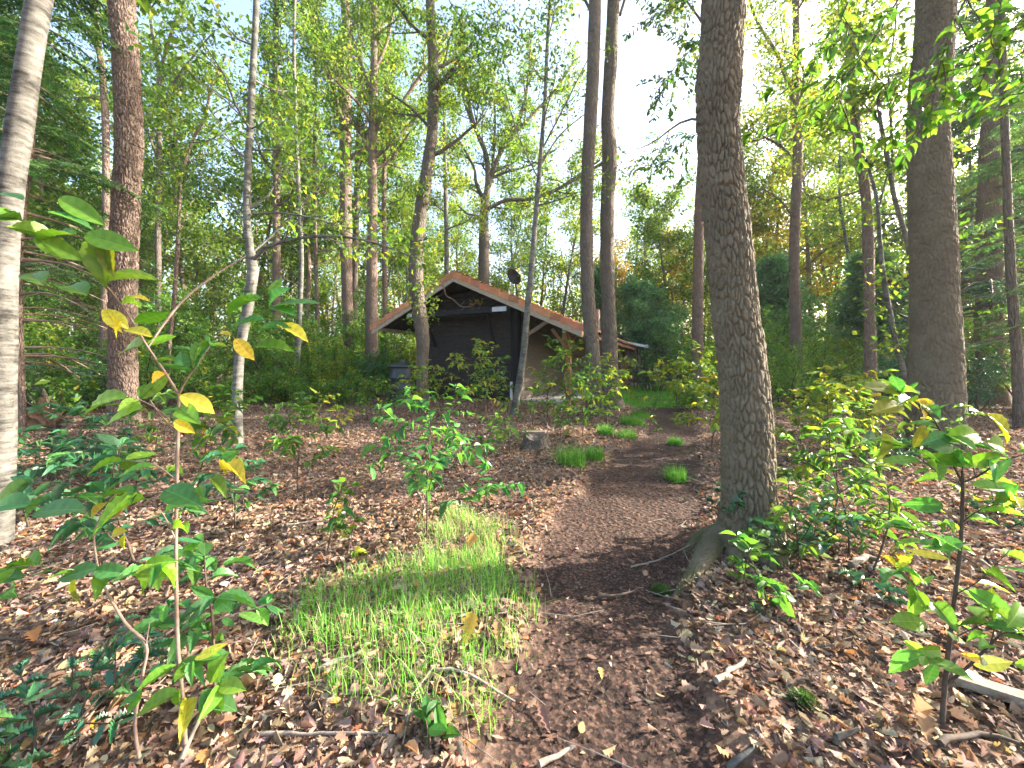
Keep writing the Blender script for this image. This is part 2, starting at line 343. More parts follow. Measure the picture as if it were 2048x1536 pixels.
for nm_, fn in (('path', path_mask), ('lawn', lawn_mask)):
    a = go.data.attributes.new(nm_, 'FLOAT', 'POINT'); a.data.foreach_set('value', fn(GX, GY).ravel().astype(np.float32))

# ------------------------------------------------------------------ leaf litter, twigs, grass
GRASS_POLY = np.array([(890, 1020), (955, 1040), (1005, 1100), (1045, 1170), (1052, 1250), (1010, 1330), (985, 1420), (900, 1470), (770, 1440), (650, 1390), (570, 1300), (545, 1215), (690, 1165), (860, 1110)], float)
def in_poly(px, py, poly):
    c = np.zeros(px.shape, bool); j = len(poly)-1
    for i in range(len(poly)):
        xi, yi = poly[i]; xj, yj = poly[j]
        c ^= ((yi > py) != (yj > py)) & (px < (xj-xi)*(py-yi)/(yj-yi+1e-12)+xi); j = i
    return c
def scatter(n, y0, y1, spread=1.75, pw=1.0, x0=None, x1=None):
    y = (R.uniform(0, 1, n)*(y1**(1+pw)-y0**(1+pw))+y0**(1+pw))**(1/(1+pw)); x = R.uniform(-1, 1, n)*y*spread
    if x0 is not None: x = R.uniform(x0, x1, n)
    return x, y
LIT = [(.165, .112, .083), (.23, .16, .12), (.30, .225, .175), (.19, .148, .122), (.33, .165, .08), (.38, .30, .235), (.10, .068, .053), (.33, .205, .13), (.25, .225, .13)]
LW = [5, 4, 2.6, 3.5, 1.5, 1.1, 5, 1.8, .4]
def pathdrop(x, y, keep):
    m = path_mask(x, y); k = keep*.28*(.35+.65*smooth(2.4, 1.3, y) if 0 else .4+.6*(1-smooth(1.4, 2.4, y))); return R.uniform(0, 1, len(x)) > m**.7*(1-k)
def litter_layer(mb, n, y0, y1, Ls, tpls, keep=.10, tilt=.38, lift=.018):
    x, y = scatter(n, y0, y1); k = pathdrop(x, y, keep) & (R.uniform(0, 1, n) > .97*lawn_mask(x, y)); x, y = x[k], y[k]; n = len(x)
    z = hz(x, y)+R.uniform(.002, lift, n); a = R.uniform(0, 6.283, n)
    ax = np.stack([np.cos(a), np.sin(a), R.normal(0, tilt*.6, n)], -1); nm = np.stack([R.normal(0, tilt, n), R.normal(0, tilt, n), np.ones(n)], -1)
    col = palette(n, R, LIT, LW, .22)*np.array([1.16, 1.12, 1.05]); L = R.uniform(*Ls, n)*R.choice([.7, 1, 1.15], n); which = R.integers(0, len(tpls), n); cz = R.normal(0, 2.4, n)
    for q, (tp, wr) in enumerate(tpls):
        s = which == q
        leaves(mb, np.stack([x, y, z], -1)[s], ax[s], nm[s], L[s], wr*R.uniform(.8, 1.15, s.sum()), tp, col[s], cz[s])
lt = MB()
T_OAKS = strip([0, .12, .25, .34, .5, .6, .75, .84, 1], [.02, .1, .24, .14, .38, .2, .45, .3, .0], .08, .3)
litter_layer(lt, 48000, .8, 3.2, (.016, .052), [(T_OAK, .85), (T_OVAL, .5), (T_OAK, .75), (T_OAK, .9)], tilt=.42, lift=.02)
litter_layer(lt, 64000, 3.0, 6.5, (.022, .058), [(T_OAKS, .85), (T_OVAL, .5), (T_OAKS, .75)], tilt=.5)
litter_layer(lt, 60000, 6.0, 13, (.035, .075), [(T_FOLD, .8)], tilt=.45)
litter_layer(lt, 16000, 12, 26, (.09, .17), [(T_FOLD, .9)], tilt=.5)
tag(lt.build('leaf_litter', M['dead_leaf']), 'grey brown fallen oak leaves carpeting the forest floor', 'leaf litter', kind='stuff')
cr_ = MB()
x, y = scatter(60000, .8, 7); k = (path_mask(x, y) > .2) | (R.uniform(0, 1, 60000) < .35); x, y = x[k], y[k]; n = len(x); a = R.uniform(0, 6.283, n)
leaves(cr_, np.stack([x, y, hz(x, y)+R.uniform(.001, .007, n)], -1), np.stack([np.cos(a), np.sin(a), R.normal(0, .3, n)], -1), np.stack([R.normal(0, .4, n), R.normal(0, .4, n), np.ones(n)], -1),
       R.uniform(.008, .030, n), R.uniform(.3, .8, n), T_FOLD, palette(n, R, [(.07, .044, .034), (.12, .07, .05), (.19, .108, .072), (.045, .03, .025), (.27, .18, .12)], [4, 4, 2.5, 3, .8], .25))
tag(cr_.build('leaf_crumbs', M['dead_leaf']), 'red brown leaf crumbs trodden into the dark path', 'leaf crumbs', kind='stuff')
tw = MB()
x, y = scatter(2600, .9, 9)
for q in range(len(x)):
    if path_mask(x[q:q+1], y[q:q+1])[0] > .5 and R.uniform() < .7: continue
    L = R.uniform(.05, .28)*(1+.05*y[q]); a = R.uniform(0, 6.28); d = np.array([math.cos(a), math.sin(a), R.normal(0, .08)]); s = np.array([-d[1], d[0], 0])*R.normal(0, .12)*L
    b = np.array([x[q], y[q], hz1(x[q], y[q])+.014]); tube(tw, [b, b+d*L*.5+s, b+d*L], [.0028, .0024, .0014], 4, np.array(random.choice([(1, 1, 1)]))*1.0)
tag(tw.build('twig_litter', M['stick']), 'thin grey dead twigs strewn over the leaf litter', 'twigs', kind='stuff')

def blades(mb, x, y, z, Lr, wd, col, lean=.45):
    n = len(x); a = R.uniform(0, 6.283, n); L = R.uniform(*Lr, n); l = np.abs(R.normal(0, lean, n)); d = np.stack([np.cos(a), np.sin(a), np.zeros(n)], -1); s = np.stack([-np.sin(a), np.cos(a), np.zeros(n)], -1)
    b = np.stack([x, y, z], -1); st = [0, .4, .75, 1.]; w_ = [1, .85, .5, 0.05]; V = []
    for t_, ww in zip(st, w_):
        p = b+d*(L*l*t_**2)[:, None]+np.array([0, 0, 1.])*(L*t_*(1-.35*l*t_))[:, None]; V += [p-s*(wd*ww/2), p+s*(wd*ww/2)]
    V = np.stack(V, 1); f = np.array([(0, 1, 3, 2), (2, 3, 5, 4), (4, 5, 7, 6)])
    mb.add(V.reshape(-1, 3), ((np.arange(n)*8)[:, None, None]+f[None]).reshape(-1, 4), np.repeat(col, 3, 0))
GCOL = [(.09, .28, .035), (.14, .36, .045), (.20, .38, .06), (.38, .31, .17), (.48, .42, .28)]
gp = MB(); x, y = scatter(60000, 1.1, 3.2, x0=-1.3, x1=.2); px = CX+F*x/y; py = HY+F*H/y
den = smooth(-.75, .35, vnoise(np.stack([x, y], -1)*7, 77)+.35*np.clip((px-650)/300, -1, 1))
k = in_poly(px+42*vnoise(np.stack([x, y], -1)*11, 5)+R.normal(0, 14, len(x)), py+30*vnoise(np.stack([x, y], -1)*11, 6)+R.normal(0, 12, len(x)), GRASS_POLY) & (R.uniform(0, 1, len(x)) < den*.36)
x, y = x[k], y[k]
straw = R.uniform(0, 1, len(x)) < .17+.3*(y > 2.2)
c = palette(len(x), R, GCOL[:3], [2, 4, 3], .15)*1.25; c[straw] = palette(straw.sum(), R, GCOL[3:], [1, 1], .15)
blades(gp, x, y, hz(x, y), (.035, .14), .0026, c, .65)
tag(gp.build('grass', M['grass']), 'patch of thin fresh green grass mixed with straw beside the path', 'grass', kind='stuff')
lg = MB(); x = R.uniform(2.2, 9, 60000); y = R.uniform(10.5, 21, 60000); k = R.uniform(0, 1, 60000) < lawn_mask(x, y); x, y = x[k], y[k]
blades(lg, x, y, hz(x, y), (.03, .085), .012, palette(len(x), R, GCOL[:3], [2, 5, 3], .15), .5)
tag(lg.build('lawn_grass', M['grass']), 'bright green mown lawn in front of the far brick wall', 'lawn', kind='stuff')
def tuft(px, py, wpx, hpx, label, n=420):
    g = G(px, py); r = wpx/2/F*g[1]; hh = hpx/F*g[1]; mb = MB()
    a = R.uniform(0, 6.283, n); q = np.sqrt(R.uniform(0, 1, n))*r*.8; x = g[0]+np.cos(a)*q; y = g[1]+np.sin(a)*q
    blades(mb, x, y, hz(x, y)-.005, (hh*.55, hh*1.5), max(.004, .0012*g[1]), palette(n, R, GCOL[:3], [4, 4, 2], .15)*.8, .75)
    o = mb.build('grass_tuft', M['grass'], None, g); o.location = g; tag(o, label, 'grass tuft', 'grass tufts along the path')
tuft(1140, 928, 78, 34, 'largest dark green grass tuft, left edge of the path below the stump')
tuft(1188, 918, 46, 24, 'smaller grass tuft against the right side of the largest tuft')
tuft(1352, 950, 50, 26, 'dark grass tuft on the right path edge beside the big oak')
tuft(1350, 882, 36, 14, 'flat bright grass tuft growing alone in the middle of the path')
tuft(1265, 850, 60, 18, 'low grass tuft where the path bends right before the lawn')
tuft(1252, 872, 50, 16, 'grass tuft on the left of the path bend, nearest the stump', 300)
tuft(1212, 866, 44, 18, 'sparse grass tuft at the foot of the twin trunks', 260)
tuft(1282, 836, 44, 18, 'grass tuft at the near edge of the lawn by the path', 260)
# ------------------------------------------------------------------ the cabin: local frame u (back), v (right), z; origin under the gable apex
TH = math.atan2(345, 750); CT, ST = math.cos(TH), math.sin(TH); HO = np.array([-1.856, 12.0])
def HW(u, v, z):
    u, v, z = np.broadcast_arrays(np.asarray(u, float), v, z); return np.stack([HO[0]+v*CT+u*ST, HO[1]-v*ST+u*CT, z], -1)
def hfr(a): return HW(a[:, 1], a[:, 0], a[:, 2])                 # boxes written as (v, u, z)
M['tar'] = plain_mat('tarred_boards', (.014, .0125, .0115), (.062, .053, .046), 5, (1, 1, 6), .8, .5, .004, .12)
M['tar_trim'] = plain_mat('tarred_trim', (.009, .01, .012), (.02, .021, .024), 9, (1, 1, .3), .65, .2, .004, .2)
M['grey_wood'] = plain_mat('weathered_wood', (.30, .235, .17), (.48, .39, .29), 9, (1, 1, 3), .8, .25)
M['red_wood'] = plain_mat('red_brown_wood', (.20, .085, .04), (.33, .15, .075), 12, (1, 1, .3), .7, .2)
M['under'] = plain_mat('dark_soffit', (.03, .024, .02), (.07, .055, .045), 6, (1, 4, 1), .8, .2)
M['tile'] = plain_mat('orange_tile', (.27, .085, .035), (.50, .17, .075), 5, rough=.75, bump=.3)
M['metal'] = plain_mat('pale_metal', (.42, .43, .46), (.55, .56, .6), 6, rough=.35, spec=.5)
M['white'] = plain_mat('white_paint', (.55, .55, .53), (.75, .75, .73), 5, rough=.5)
M['glass'] = plain_mat('window_glass', (.02, .025, .03), (.04, .045, .05), 3, rough=.08, bump=0, spec=.7)
M['felt'] = plain_mat('roof_felt', (.12, .11, .105), (.22, .2, .19), 5, rough=.9)
M['concrete'] = plain_mat('concrete', (.28, .27, .25), (.42, .40, .37), 6, rough=.9, bump=.3)
def brick_mat():
    m, t, N, Lk = new_mat('brown_brick'); tc = N('TexCoord'); sx = N('SeparateXYZ'); Lk(tc.outputs['Object'], sx.inputs[0]); ge = N('NewGeometry')
    ad = N('Math', operation='ADD'); Lk(sx.outputs[0], ad.inputs[0]); Lk(sx.outputs[1], ad.inputs[1]); cb = N('CombineXYZ'); Lk(ad.outputs[0], cb.inputs[0]); Lk(sx.outputs[2], cb.inputs[1])
    br = N('TexBrick', i_Scale=1.0); br.inputs['Color1'].default_value = (.20, .10, .085, 1); br.inputs['Color2'].default_value = (.32, .19, .16, 1); br.inputs['Mortar'].default_value = (.30, .27, .25, 1)
    br.inputs['Mortar Size'].default_value = .006; br.inputs['Brick Width'].default_value = .21; br.inputs['Row Height'].default_value = .065; Lk(cb.outputs[0], br.inputs['Vector'])
    no = N('TexNoise', i_Scale=20.0, i_Detail=5.0); Lk(tc.outputs['Object'], no.inputs['Vector']); mr = N('MapRange', i_3=.7, i_4=1.3); Lk(no.outputs[0], mr.inputs[0])
    s = N('VectorMath', operation='SCALE'); Lk(br.outputs[0], s.inputs[0]); Lk(mr.outputs[0], s.inputs['Scale'])
    pb = N('BsdfPrincipled', i_Roughness=.85); Lk(s.outputs[0], pb.inputs['Base Color']); b = N('Bump', i_Strength=.6, i_Distance=.008, invert=True); Lk(br.outputs['Fac'], b.inputs['Height']); Lk(b.outputs[0], pb.inputs['Normal'])
    o = N('OutputMaterial'); Lk(pb.outputs[0], o.inputs[0]); return m
M['brick'] = brick_mat()
AP, SL, BL, BR, LEN = 4.02, .457, 3.46, 4.16, 12.0                # underside apex height, slope, eave reach left and right, length
VL, VR, U0, U1 = -1.93, 1.83, .8, 5.8                             # tarred store: left and right wall, front and back
cb_ = thing('cabin', 'low dark timber and brick cabin with orange tiled gable roof behind the trees', 'cabin', tuple(HW(0, 0, 0)))
OR = HW(0, 0, 0)
def hb(name, mat, fill, parent=cb_, label=None):
    mb = MB(); fill(mb); return mb.build(name, M[mat], parent, OR, label)
def roofz(v): return AP-SL*np.abs(v)
def _front(mb):
    z = 0.02; k = 0
    while z < 3.6:
        h_ = .165; zt = z+h_-.022
        lo = max(VL, -(AP-zt-.03)/SL) if zt > roofz(VL)-.05 else VL; hi = min(VR, (AP-zt-.03)/SL) if zt > roofz(VR)-.05 else VR
        box(mb, (lo, U0+.004*(k % 3), z), (hi, U0+.04, zt), fr=hfr); z += h_; k += 1
    box(mb, (VL+.01, U0+.037, 0), (VR-.01, U0+.06, roofz(VR)-.1), fr=hfr)
hb('front_wall', 'tar', _front)
def _side(vv, s):
    def f(mb):
        z = .02
        while z < roofz(vv)-.16:
            box(mb, (min(vv, vv+s*.03), U0+.065, z), (max(vv, vv+s*.03), U1, z+.133), fr=hfr); z += .145
        box(mb, (min(vv+s*.02, vv+s*.06), U0+.07, 0), (max(vv+s*.02, vv+s*.06), U1-.01, roofz(vv)-.12), fr=hfr)
    return f
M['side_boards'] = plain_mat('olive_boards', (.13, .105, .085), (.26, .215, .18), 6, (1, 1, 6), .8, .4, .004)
hb('side_wall', 'side_boards', _side(VR, -1)); hb('left_wall', 'tar', _side(VL, 1))
hb('corner_board', 'tar_trim', lambda mb: (box(mb, (VR-.10, U0-.03, 0), (VR+.02, U0-.002, roofz(VR)-.03), fr=hfr), box(mb, (VR+.002, U0-.0, 0), (VR+.03, U0+.30, roofz(VR+.03)-.05), fr=hfr)))
hb('downpipe', 'tar_trim', lambda mb: tube(mb, HW(U0-.09, VR-.14, np.array([.62, 1.4, roofz(VR)-.08])), .04, 10))
hb('downpipe_shoe', 'metal', lambda mb: tube(mb, HW(U0-.09, VR-.14, np.array([.06, .3, .64])), .044, 10))
# roof deck with underside, rafters, bargeboards, tiles
def _deck(mb):
    for s, B in ((-1, BL), (1, BR)):
        v = [(0, 0, AP+.04), (s*B, 0, AP+.04-SL*B), (s*B, LEN, AP+.04-SL*B), (0, LEN, AP+.04)]
        a = np.array(v, float); a = np.concatenate([a, a-[0, 0, .04]]); w_ = HW(a[:, 1], a[:, 0], a[:, 2])
        mb.add(w_, [(0, 1, 2, 3), (7, 6, 5, 4), (0, 4, 5, 1), (1, 5, 6, 2), (2, 6, 7, 3)], (.5, .5, .5), False)
roof = hb('roof', 'under', _deck)
def _rafters(mb):
    for u in np.arange(.5, LEN, 1.1):
        for s, B in ((-1, BL), (1, BR)): beam(mb, HW(u, s*.05, AP-.06-SL*.05), HW(u, s*(B-.05), AP-.06-SL*(B-.05)), .07, .12)
hb('rafter', 'under', _rafters, roof)
hb('purlin', 'grey_wood', lambda mb: [beam(mb, HW(.02, v, roofz(v)-.17), HW(LEN-.1, v, roofz(v)-.17), .09, .12) for v in (-BL+.35,)])
for s, B in ((-1, BL), (1, BR)):
    def _barge(mb, s=s, B=B):
        q = np.array([(0, AP+.05), (s*B, AP+.05-SL*B), (s*B, AP-.19-SL*B), (0, AP-.19-0)], float)
        a = np.concatenate([HW(-.05, q[:, 0], q[:, 1]), HW(-.005, q[:, 0], q[:, 1])])
        f = [(0, 1, 2, 3), (7, 6, 5, 4), (0, 4, 5, 1), (1, 5, 6, 2), (2, 6, 7, 3)]; mb.add(a, f if s > 0 else [x[::-1] for x in f], (.5, .5, .5), False)
    hb('bargeboard', 'grey_wood', _barge, roof)
def _tiles(mb):
    for s, B in ((-1, BL), (1, BR)):
        n = int(B/.315); st = B/n*1.012
        for kx in range(n+0):
            v0 = s*kx*st; v1 = s*(kx+1.06)*st; 
            dz = .085                                              # each course steps over the one below
            for uu in range(0, int(LEN/.3)):
                near = uu == 0
                u0 = uu*.30-(.07 if near else 0); u1 = (uu+1)*.30+.02
                # half pipe profile across u: trough then roll
                t_ = np.linspace(0, 1, 4 if not near else 4); pu = u0+(u1-u0)*t_; pz = .035+.035*np.sin(t_*math.pi*1.0)**1 if not near else np.full(4, .07)
                top0 = AP+.055-SL*abs(v0)+pz-.0; top1 = AP+.055-SL*abs(v1)+pz+dz*.75
                a = HW(pu, np.full(4, v0), top0); b = HW(pu, np.full(4, v1), top1); c = b-[0, 0, .045]
                V = np.concatenate([a, b, c]); f = [(i, i+1, i+5, i+4) for i in range(3)]+[(4+i, 5+i, 9+i, 8+i) for i in range(3)]
                col = np.array([1., 1., 1.])*R.uniform(.6, 1.25)*np.array([1, R.uniform(.85, 1.1), R.uniform(.8, 1.1)])
                mb.add(V, f if s > 0 else [q[::-1] for q in f], col, False)
                if near:                                           # verge tile turns down over the bargeboard
                    e = np.array([HW(u0, v0, top0[0]), HW(u0, v1, top1[0]), HW(u0, v1, AP-SL*abs(v1)-.07+dz*.75), HW(u0, v0, AP-SL*abs(v0)-.07+.0)])
                    e2 = np.concatenate([e, e+[ST*.03, CT*.03, 0]]); mb.add(e2, [(0, 1, 2, 3), (1, 5, 6, 2), (2, 6, 7, 3), (4, 7, 6, 5), (0, 4, 5, 1)], col, False)
M['tilec'] = plain_mat('orange_tiles', (.38, .155, .075), (.62, .27, .14), 5, rough=.75, bump=.3, usecol=True)
tl = hb('roof_tiles', 'tilec', _tiles, roof)
def _ridge(mb):
    for k in range(int(LEN/.36)):
        u = -.09+k*.36; t_ = np.linspace(0, math.pi, 7); r = .12+.012*(k % 1)
        p = [HW(uu, -np.cos(t_)*rr, AP+.06+np.sin(t_)*rr*.85) for uu, rr in ((u, .125), (u+.38, .105))]
        V = np.concatenate([p[0], p[1], [HW(u, 0, AP+.05)]]); mb.add(V, [(i, i+1, i+8, i+7) for i in range(6)], (.95, .9, .9)); mb.add(np.concatenate([p[0], [HW(u, 0, AP+.0)]]), [(i+1, i, 7) for i in range(6)], (.95, .9, .9), False)
hb('ridge', 'tilec', _ridge, roof)
# moss, needles and leaves lying along the roof edges: part of the roof's look
def _moss(mb):
    n = 1500; s = R.uniform(0, 1, n); v = s*BR*R.uniform(.02, 1, n); u = np.abs(R.normal(0, .25, n))-.05
    z = AP+.14-SL*v+R.uniform(0, .03, n); a = R.uniform(0, 6.28, n)
    leaves(mb, HW(u, v, z), np.stack([np.cos(a), np.sin(a), R.normal(0, .3, n)], -1), np.stack([R.normal(0, .4, n), R.normal(0, .4, n), np.ones(n)], -1), R.uniform(.04, .09, n), .6, T_FOLD, palette(n, R, [(.09, .08, .03), (.25, .15, .07), (.13, .09, .05), (.4, .27, .1)], [2, 3, 2, 1]))
ms = hb('roof_debris', 'dead_leaf', _moss, roof); ms['kind'] = 'stuff'
# folded-up hatch board on struts across the front
aw = hb('hatch', 'tar_trim', lambda mb: [beam(mb, HW(U0-.40, -1.75, 2.86), HW(U0-.40, 1.33, 2.86), .55, .035), beam(mb, HW(U0-.70, -1.75, 2.86), HW(U0-.70, 1.33, 2.86), .045, .13)])
hb('end_rail', 'metal', lambda mb: beam(mb, HW(U0-.70, 1.334, 2.875), HW(U0-.70, 1.81, 2.875), .05, .14), aw)
hb('end_rail', 'metal', lambda mb: beam(mb, HW(U0-.70, -1.93, 2.875), HW(U0-.70, -1.753, 2.875), .05, .12), aw)
for vv in (-1.26, 1.08):
    hb('strut', 'tar_trim', lambda mb, vv=vv: (beam(mb, HW(U0-.62, vv, 2.80), HW(U0-.03, vv, 1.80), .06, .06), beam(mb, HW(U0-.035, vv+.005, 2.8), HW(U0-.035, vv+.005, 1.76), .06, .05)), aw)
def _hdeb(mb):
    n = 260; v = R.uniform(-1.7, 1.3, n); u = U0-.7+np.abs(R.normal(0, .12, n)); a = R.uniform(0, 6.28, n)
    leaves(mb, HW(u, v, 2.90+R.uniform(0, .03, n)), np.stack([np.cos(a), np.sin(a), R.normal(0, .3, n)], -1), np.stack([R.normal(0, .4, n), R.normal(0, .4, n), np.ones(n)], -1), R.uniform(.04, .08, n), .6, T_FOLD, palette(n, R, LIT[:4], [1]*4))
hd = hb('hatch_debris', 'dead_leaf', _hdeb, aw); hd['kind'] = 'stuff'
# open bay: posts with braces, back wall, brick walls with a window
for k, u in enumerate((.55, 4.1, 8.2, 11.6)):
    vp = 3.62; zt = roofz(vp)-.28
    po = hb('post', 'red_wood', lambda mb, u=u: beam(mb, HW(u, vp, .0), HW(u, vp, zt), .13, .13, up=(ST, CT, 0)))
    for du, dv in ((.62, 0), (-.42, 0), (0, -.5)):
        if k in (3,) and du > 0: continue
        hb('brace', 'red_wood', lambda mb, u=u, du=du, dv=dv: beam(mb, HW(u, vp, zt-.50), HW(u+du, vp+dv, zt+.02-dv*SL*.6), .10, .10, up=(ST, CT, 0) if dv else (CT, -ST, 0)), po)
hb('wall_plate', 'grey_wood', lambda mb: beam(mb, HW(.1, 3.62, roofz(3.62)-.22), HW(LEN-.05, 3.62, roofz(3.62)-.22), .12, .14))
hb('eave_board', 'red_wood', lambda mb: (beam(mb, HW(-.04, BR-.02, roofz(BR)-.08), HW(LEN, BR-.02, roofz(BR)-.05), .03, .11), beam(mb, HW(LEN-.02, BR+.01, roofz(BR)-.12), HW(LEN-.02, BR-.5, roofz(BR-.5)-.12), .05, .28)))
hb('tie_beam', 'grey_wood', lambda mb: beam(mb, HW(1.2, VR+.03, 2.05), HW(1.2, 2.85, 2.62), .09, .11))
hb('back_wall', 'brick', lambda mb: box(mb, (VR+.002, U1, 0), (3.30, U1+.2, roofz(3.3)-.14), fr=hfr))
WU0, WU1, WZ0, WZ1 = 9.9, 11.2, .85, 2.02
def _bw(mb):
    for a, b, z0, z1 in ((U1+.0, WU0, 0, 2.02), (WU1, LEN-.05, 0, 2.02), (WU0, WU1, 0, WZ0)):
        box(mb, (3.302, a, z0), (3.52, b, z1), fr=hfr)
    box(mb, (3.302, U1, 2.02), (3.52, LEN-.05, roofz(3.52)-.16), fr=hfr)
    box(mb, (-3.0, LEN-.25, 0), (3.30, LEN-.05, 2.4), fr=hfr); box(mb, (-3.2, U1+.1, 0), (-3.0, LEN-.05, roofz(3.2)-.15), fr=hfr)
hb('brick_wall', 'brick', _bw)
wi = hb('window', 'white', lambda mb: [beam(mb, HW(a[0], 3.50, a[1]), HW(b[0], 3.50, b[1]), .06, .06) for a, b in (((WU0, WZ0+.03), (WU1, WZ0+.03)), ((WU0, WZ1-.03), (WU1, WZ1-.03)), ((WU0+.03, WZ0), (WU0+.03, WZ1)), ((WU1-.03, WZ0), (WU1-.03, WZ1)))])
hb('pane', 'glass', lambda mb: box(mb, (3.46, WU0+.05, WZ0+.05), (3.47, WU1-.05, WZ1-.05), fr=hfr), wi)
hb('sill', 'concrete', lambda mb: box(mb, (3.44, WU0-.05, WZ0-.06), (3.60, WU1+.05, WZ0-.005), fr=hfr), wi)
chp = hb('chimney', 'brick', lambda mb: box(mb, (2.35, 8.6, roofz(2.3)-.1), (2.8, 9.05, 3.95), fr=hfr), roof)
hb('threshold', 'concrete', lambda mb: box(mb, (VR+.05, U0+.1, -.05), (3.4, U1-.05, .05), fr=hfr))
M['dish'] = plain_mat('dark_dish', (.008, .008, .009), (.015, .015, .016), 5, rough=.95, spec=.05)  # near-black colour stands in for the dish being backlit
# the satellite dish standing up behind the ridge
b = HW(4.5, .02, AP+.12); ds = thing('satellite_dish', 'dark round satellite dish on a short mast above the cabin ridge', 'satellite dish', tuple(b))
mb = MB(); tube(mb, [b-[0, 0, .25], b+[0, 0, .8]], .022, 8); mb.build('mast', M['tar_trim'], ds, b)
mb = MB(); rr = np.linspace(0, .34, 6)[:, None]; tt = np.arange(20)/20*6.2832; dn = nrm(np.array([.55, -.8, .35])); s1 = nrm(np.cross(dn, [0, 0, 1])); s2 = np.cross(s1, dn)
V = (b+[0, 0, .78])+rr[..., None]*(np.cos(tt)[None, :, None]*s1+np.sin(tt)[None, :, None]*s2*1.1)+(rr**2*.8)[..., None]*dn
f = [(a*20+k, a*20+(k+1) % 20, a*20+20+(k+1) % 20, a*20+20+k) for a in range(5) for k in range(20)]; mb.add(V.reshape(-1, 3), f); mb.add(V.reshape(-1, 3)-dn*.012, [q[::-1] for q in f]); mb.build('dish', M['dish'], ds, b)
mb = MB(); tube(mb, [b+[0, 0, .5], b+dn*.36+[0, 0, .62]], .012, 6); tube(mb, [b+dn*.34+[0, 0, .61], b+dn*.42+[0, 0, .64]], .03, 8); mb.build('feed_arm', M['tar_trim'], ds, b)
# fallen branch on the hatch, caught under the gable
a0 = P(893, 560, 11.3); mb = MB(); br_p = [P(882, 560, 11.6), P(889, 580, 11.7), P(893, 592, 11.8), P(903, 597, 11.9), P(912, 604, 11.95), P(920, 612, 12.0), P(930, 614, 12.05), P(941, 613, 12.1), P(948, 610, 12.1)]
fb = thing('dead_branch', 'bent pale dead branch with a yellow leaf cluster lying across the raised hatch', 'branch', tuple(br_p[5]))
tube(mb, catmull(np.array(br_p), .05), .02, 6); tube(mb, [br_p[5], P(926, 606, 12.0), P(929, 602, 12)], .009, 5); tube(mb, [br_p[6], P(923, 620, 12.0)], .009, 5); mb.build('limb', M['twig_pale'], fb, br_p[5])
mb = MB(); n = 45; p = np.stack([P(R.uniform(937, 964), R.uniform(601, 610), 12.1) for _ in range(n)]); a = R.normal(0, 1, (n, 3)); leaves(mb, p, a, R.normal(0, 1, (n, 3))+[0, 0, .7], R.uniform(.06, .12, n), .6, T_FOLD, palette(n, R, [(.32, .27, .06), (.25, .17, .06)], [2, 1])); mb.build('foliage', M['leaf'], fb, br_p[5])

# the second brick building beyond the cabin, its flat dark roof and white fascia
bh = thing('brick_house', 'low brown brick wing with dark roof and white fascia beyond the cabin', 'house', tuple(HW(13.2, 5, 0)))
OB = HW(13.2, 5, 0)
def bb(name, mat, fill, parent=bh):
    mb = MB(); fill(mb); return mb.build(name, M[mat], parent, OB)
bb('wall', 'brick', lambda mb: (box(mb, (1.5, 13.4, 0), (4.05, 13.6, 2.2), fr=hfr), box(mb, (4.052, 13.4, 0), (4.25, 16.6, 2.2), fr=hfr), box(mb, (1.5, 16.6, 0), (4.25, 16.8, 2.2), fr=hfr)))
wr = bb('roof', 'felt', lambda mb: (beam(mb, HW(15.0, .3, 3.3), HW(15.0, 4.7, 2.30), 4.2, .08),))
bb('fascia', 'white', lambda mb: (beam(mb, HW(12.86, .3, 3.24), HW(12.86, 4.72, 2.24), .03, .14), beam(mb, HW(12.86, 4.73, 2.27), HW(17.1, 4.73, 2.27), .04, .18)), wr)
bb('downpipe', 'tar_trim', lambda mb: tube(mb, [HW(13.3, 4.15, 0), HW(13.3, 4.15, 2.2)], .04, 8))
w2 = bb('window', 'white', lambda mb: [beam(mb, HW(a[0], 4.28, a[1]), HW(b[0], 4.28, b[1]), .05, .06) for a, b in (((14.2, .9), (15.6, .9)), ((14.2, 2.05), (15.6, 2.05)), ((14.23, .9), (14.23, 2.05)), ((15.57, .9), (15.57, 2.05)))])
bb('pane', 'glass', lambda mb: box(mb, (4.253, 14.25, .93), (4.259, 15.55, 2.02), fr=hfr), w2)
mb = MB(); box(mb, (3.9, 12.2, -.05), (6.6, 13.35, .10), fr=hfr); tc_ = mb.build('terrace_slab', M['concrete'], None, HW(5, 12.7, 0)); tc_.location = HW(5, 12.7, 0); tc_['kind'] = 'structure'
# wooden garden chair on the terrace
p0 = P(1261, 772, 17.2); p0[2] = .10; gc = thing('garden_chair', 'small orange brown slatted wooden garden chair on the far terrace', 'chair', tuple(p0))
def gpart(name, fill):
    mb = MB(); fill(mb); mb.build(name, M['red_wood'], gc, p0)
gpart('seat', lambda mb: [beam(mb, p0+[-.25, -.22+k*.11, .43], p0+[.25, -.22+k*.11, .43], .09, .025) for k in range(5)])
gpart('backrest', lambda mb: [beam(mb, p0+[-.22+k*.11, .26, .42], p0+[-.22+k*.11, .34, .92], .07, .02, up=(0, 1, 0)) for k in range(5)]+[beam(mb, p0+[-.28, .345, .93], p0+[.28, .345, .93], .03, .06)])
for sx, sy in ((-.24, -.22), (.24, -.22), (-.24, .24), (.24, .24)): gpart('leg', lambda mb: beam(mb, p0+[sx, sy, 0], p0+[sx, sy, .415], .05, .05, up=(0, 1, 0)))
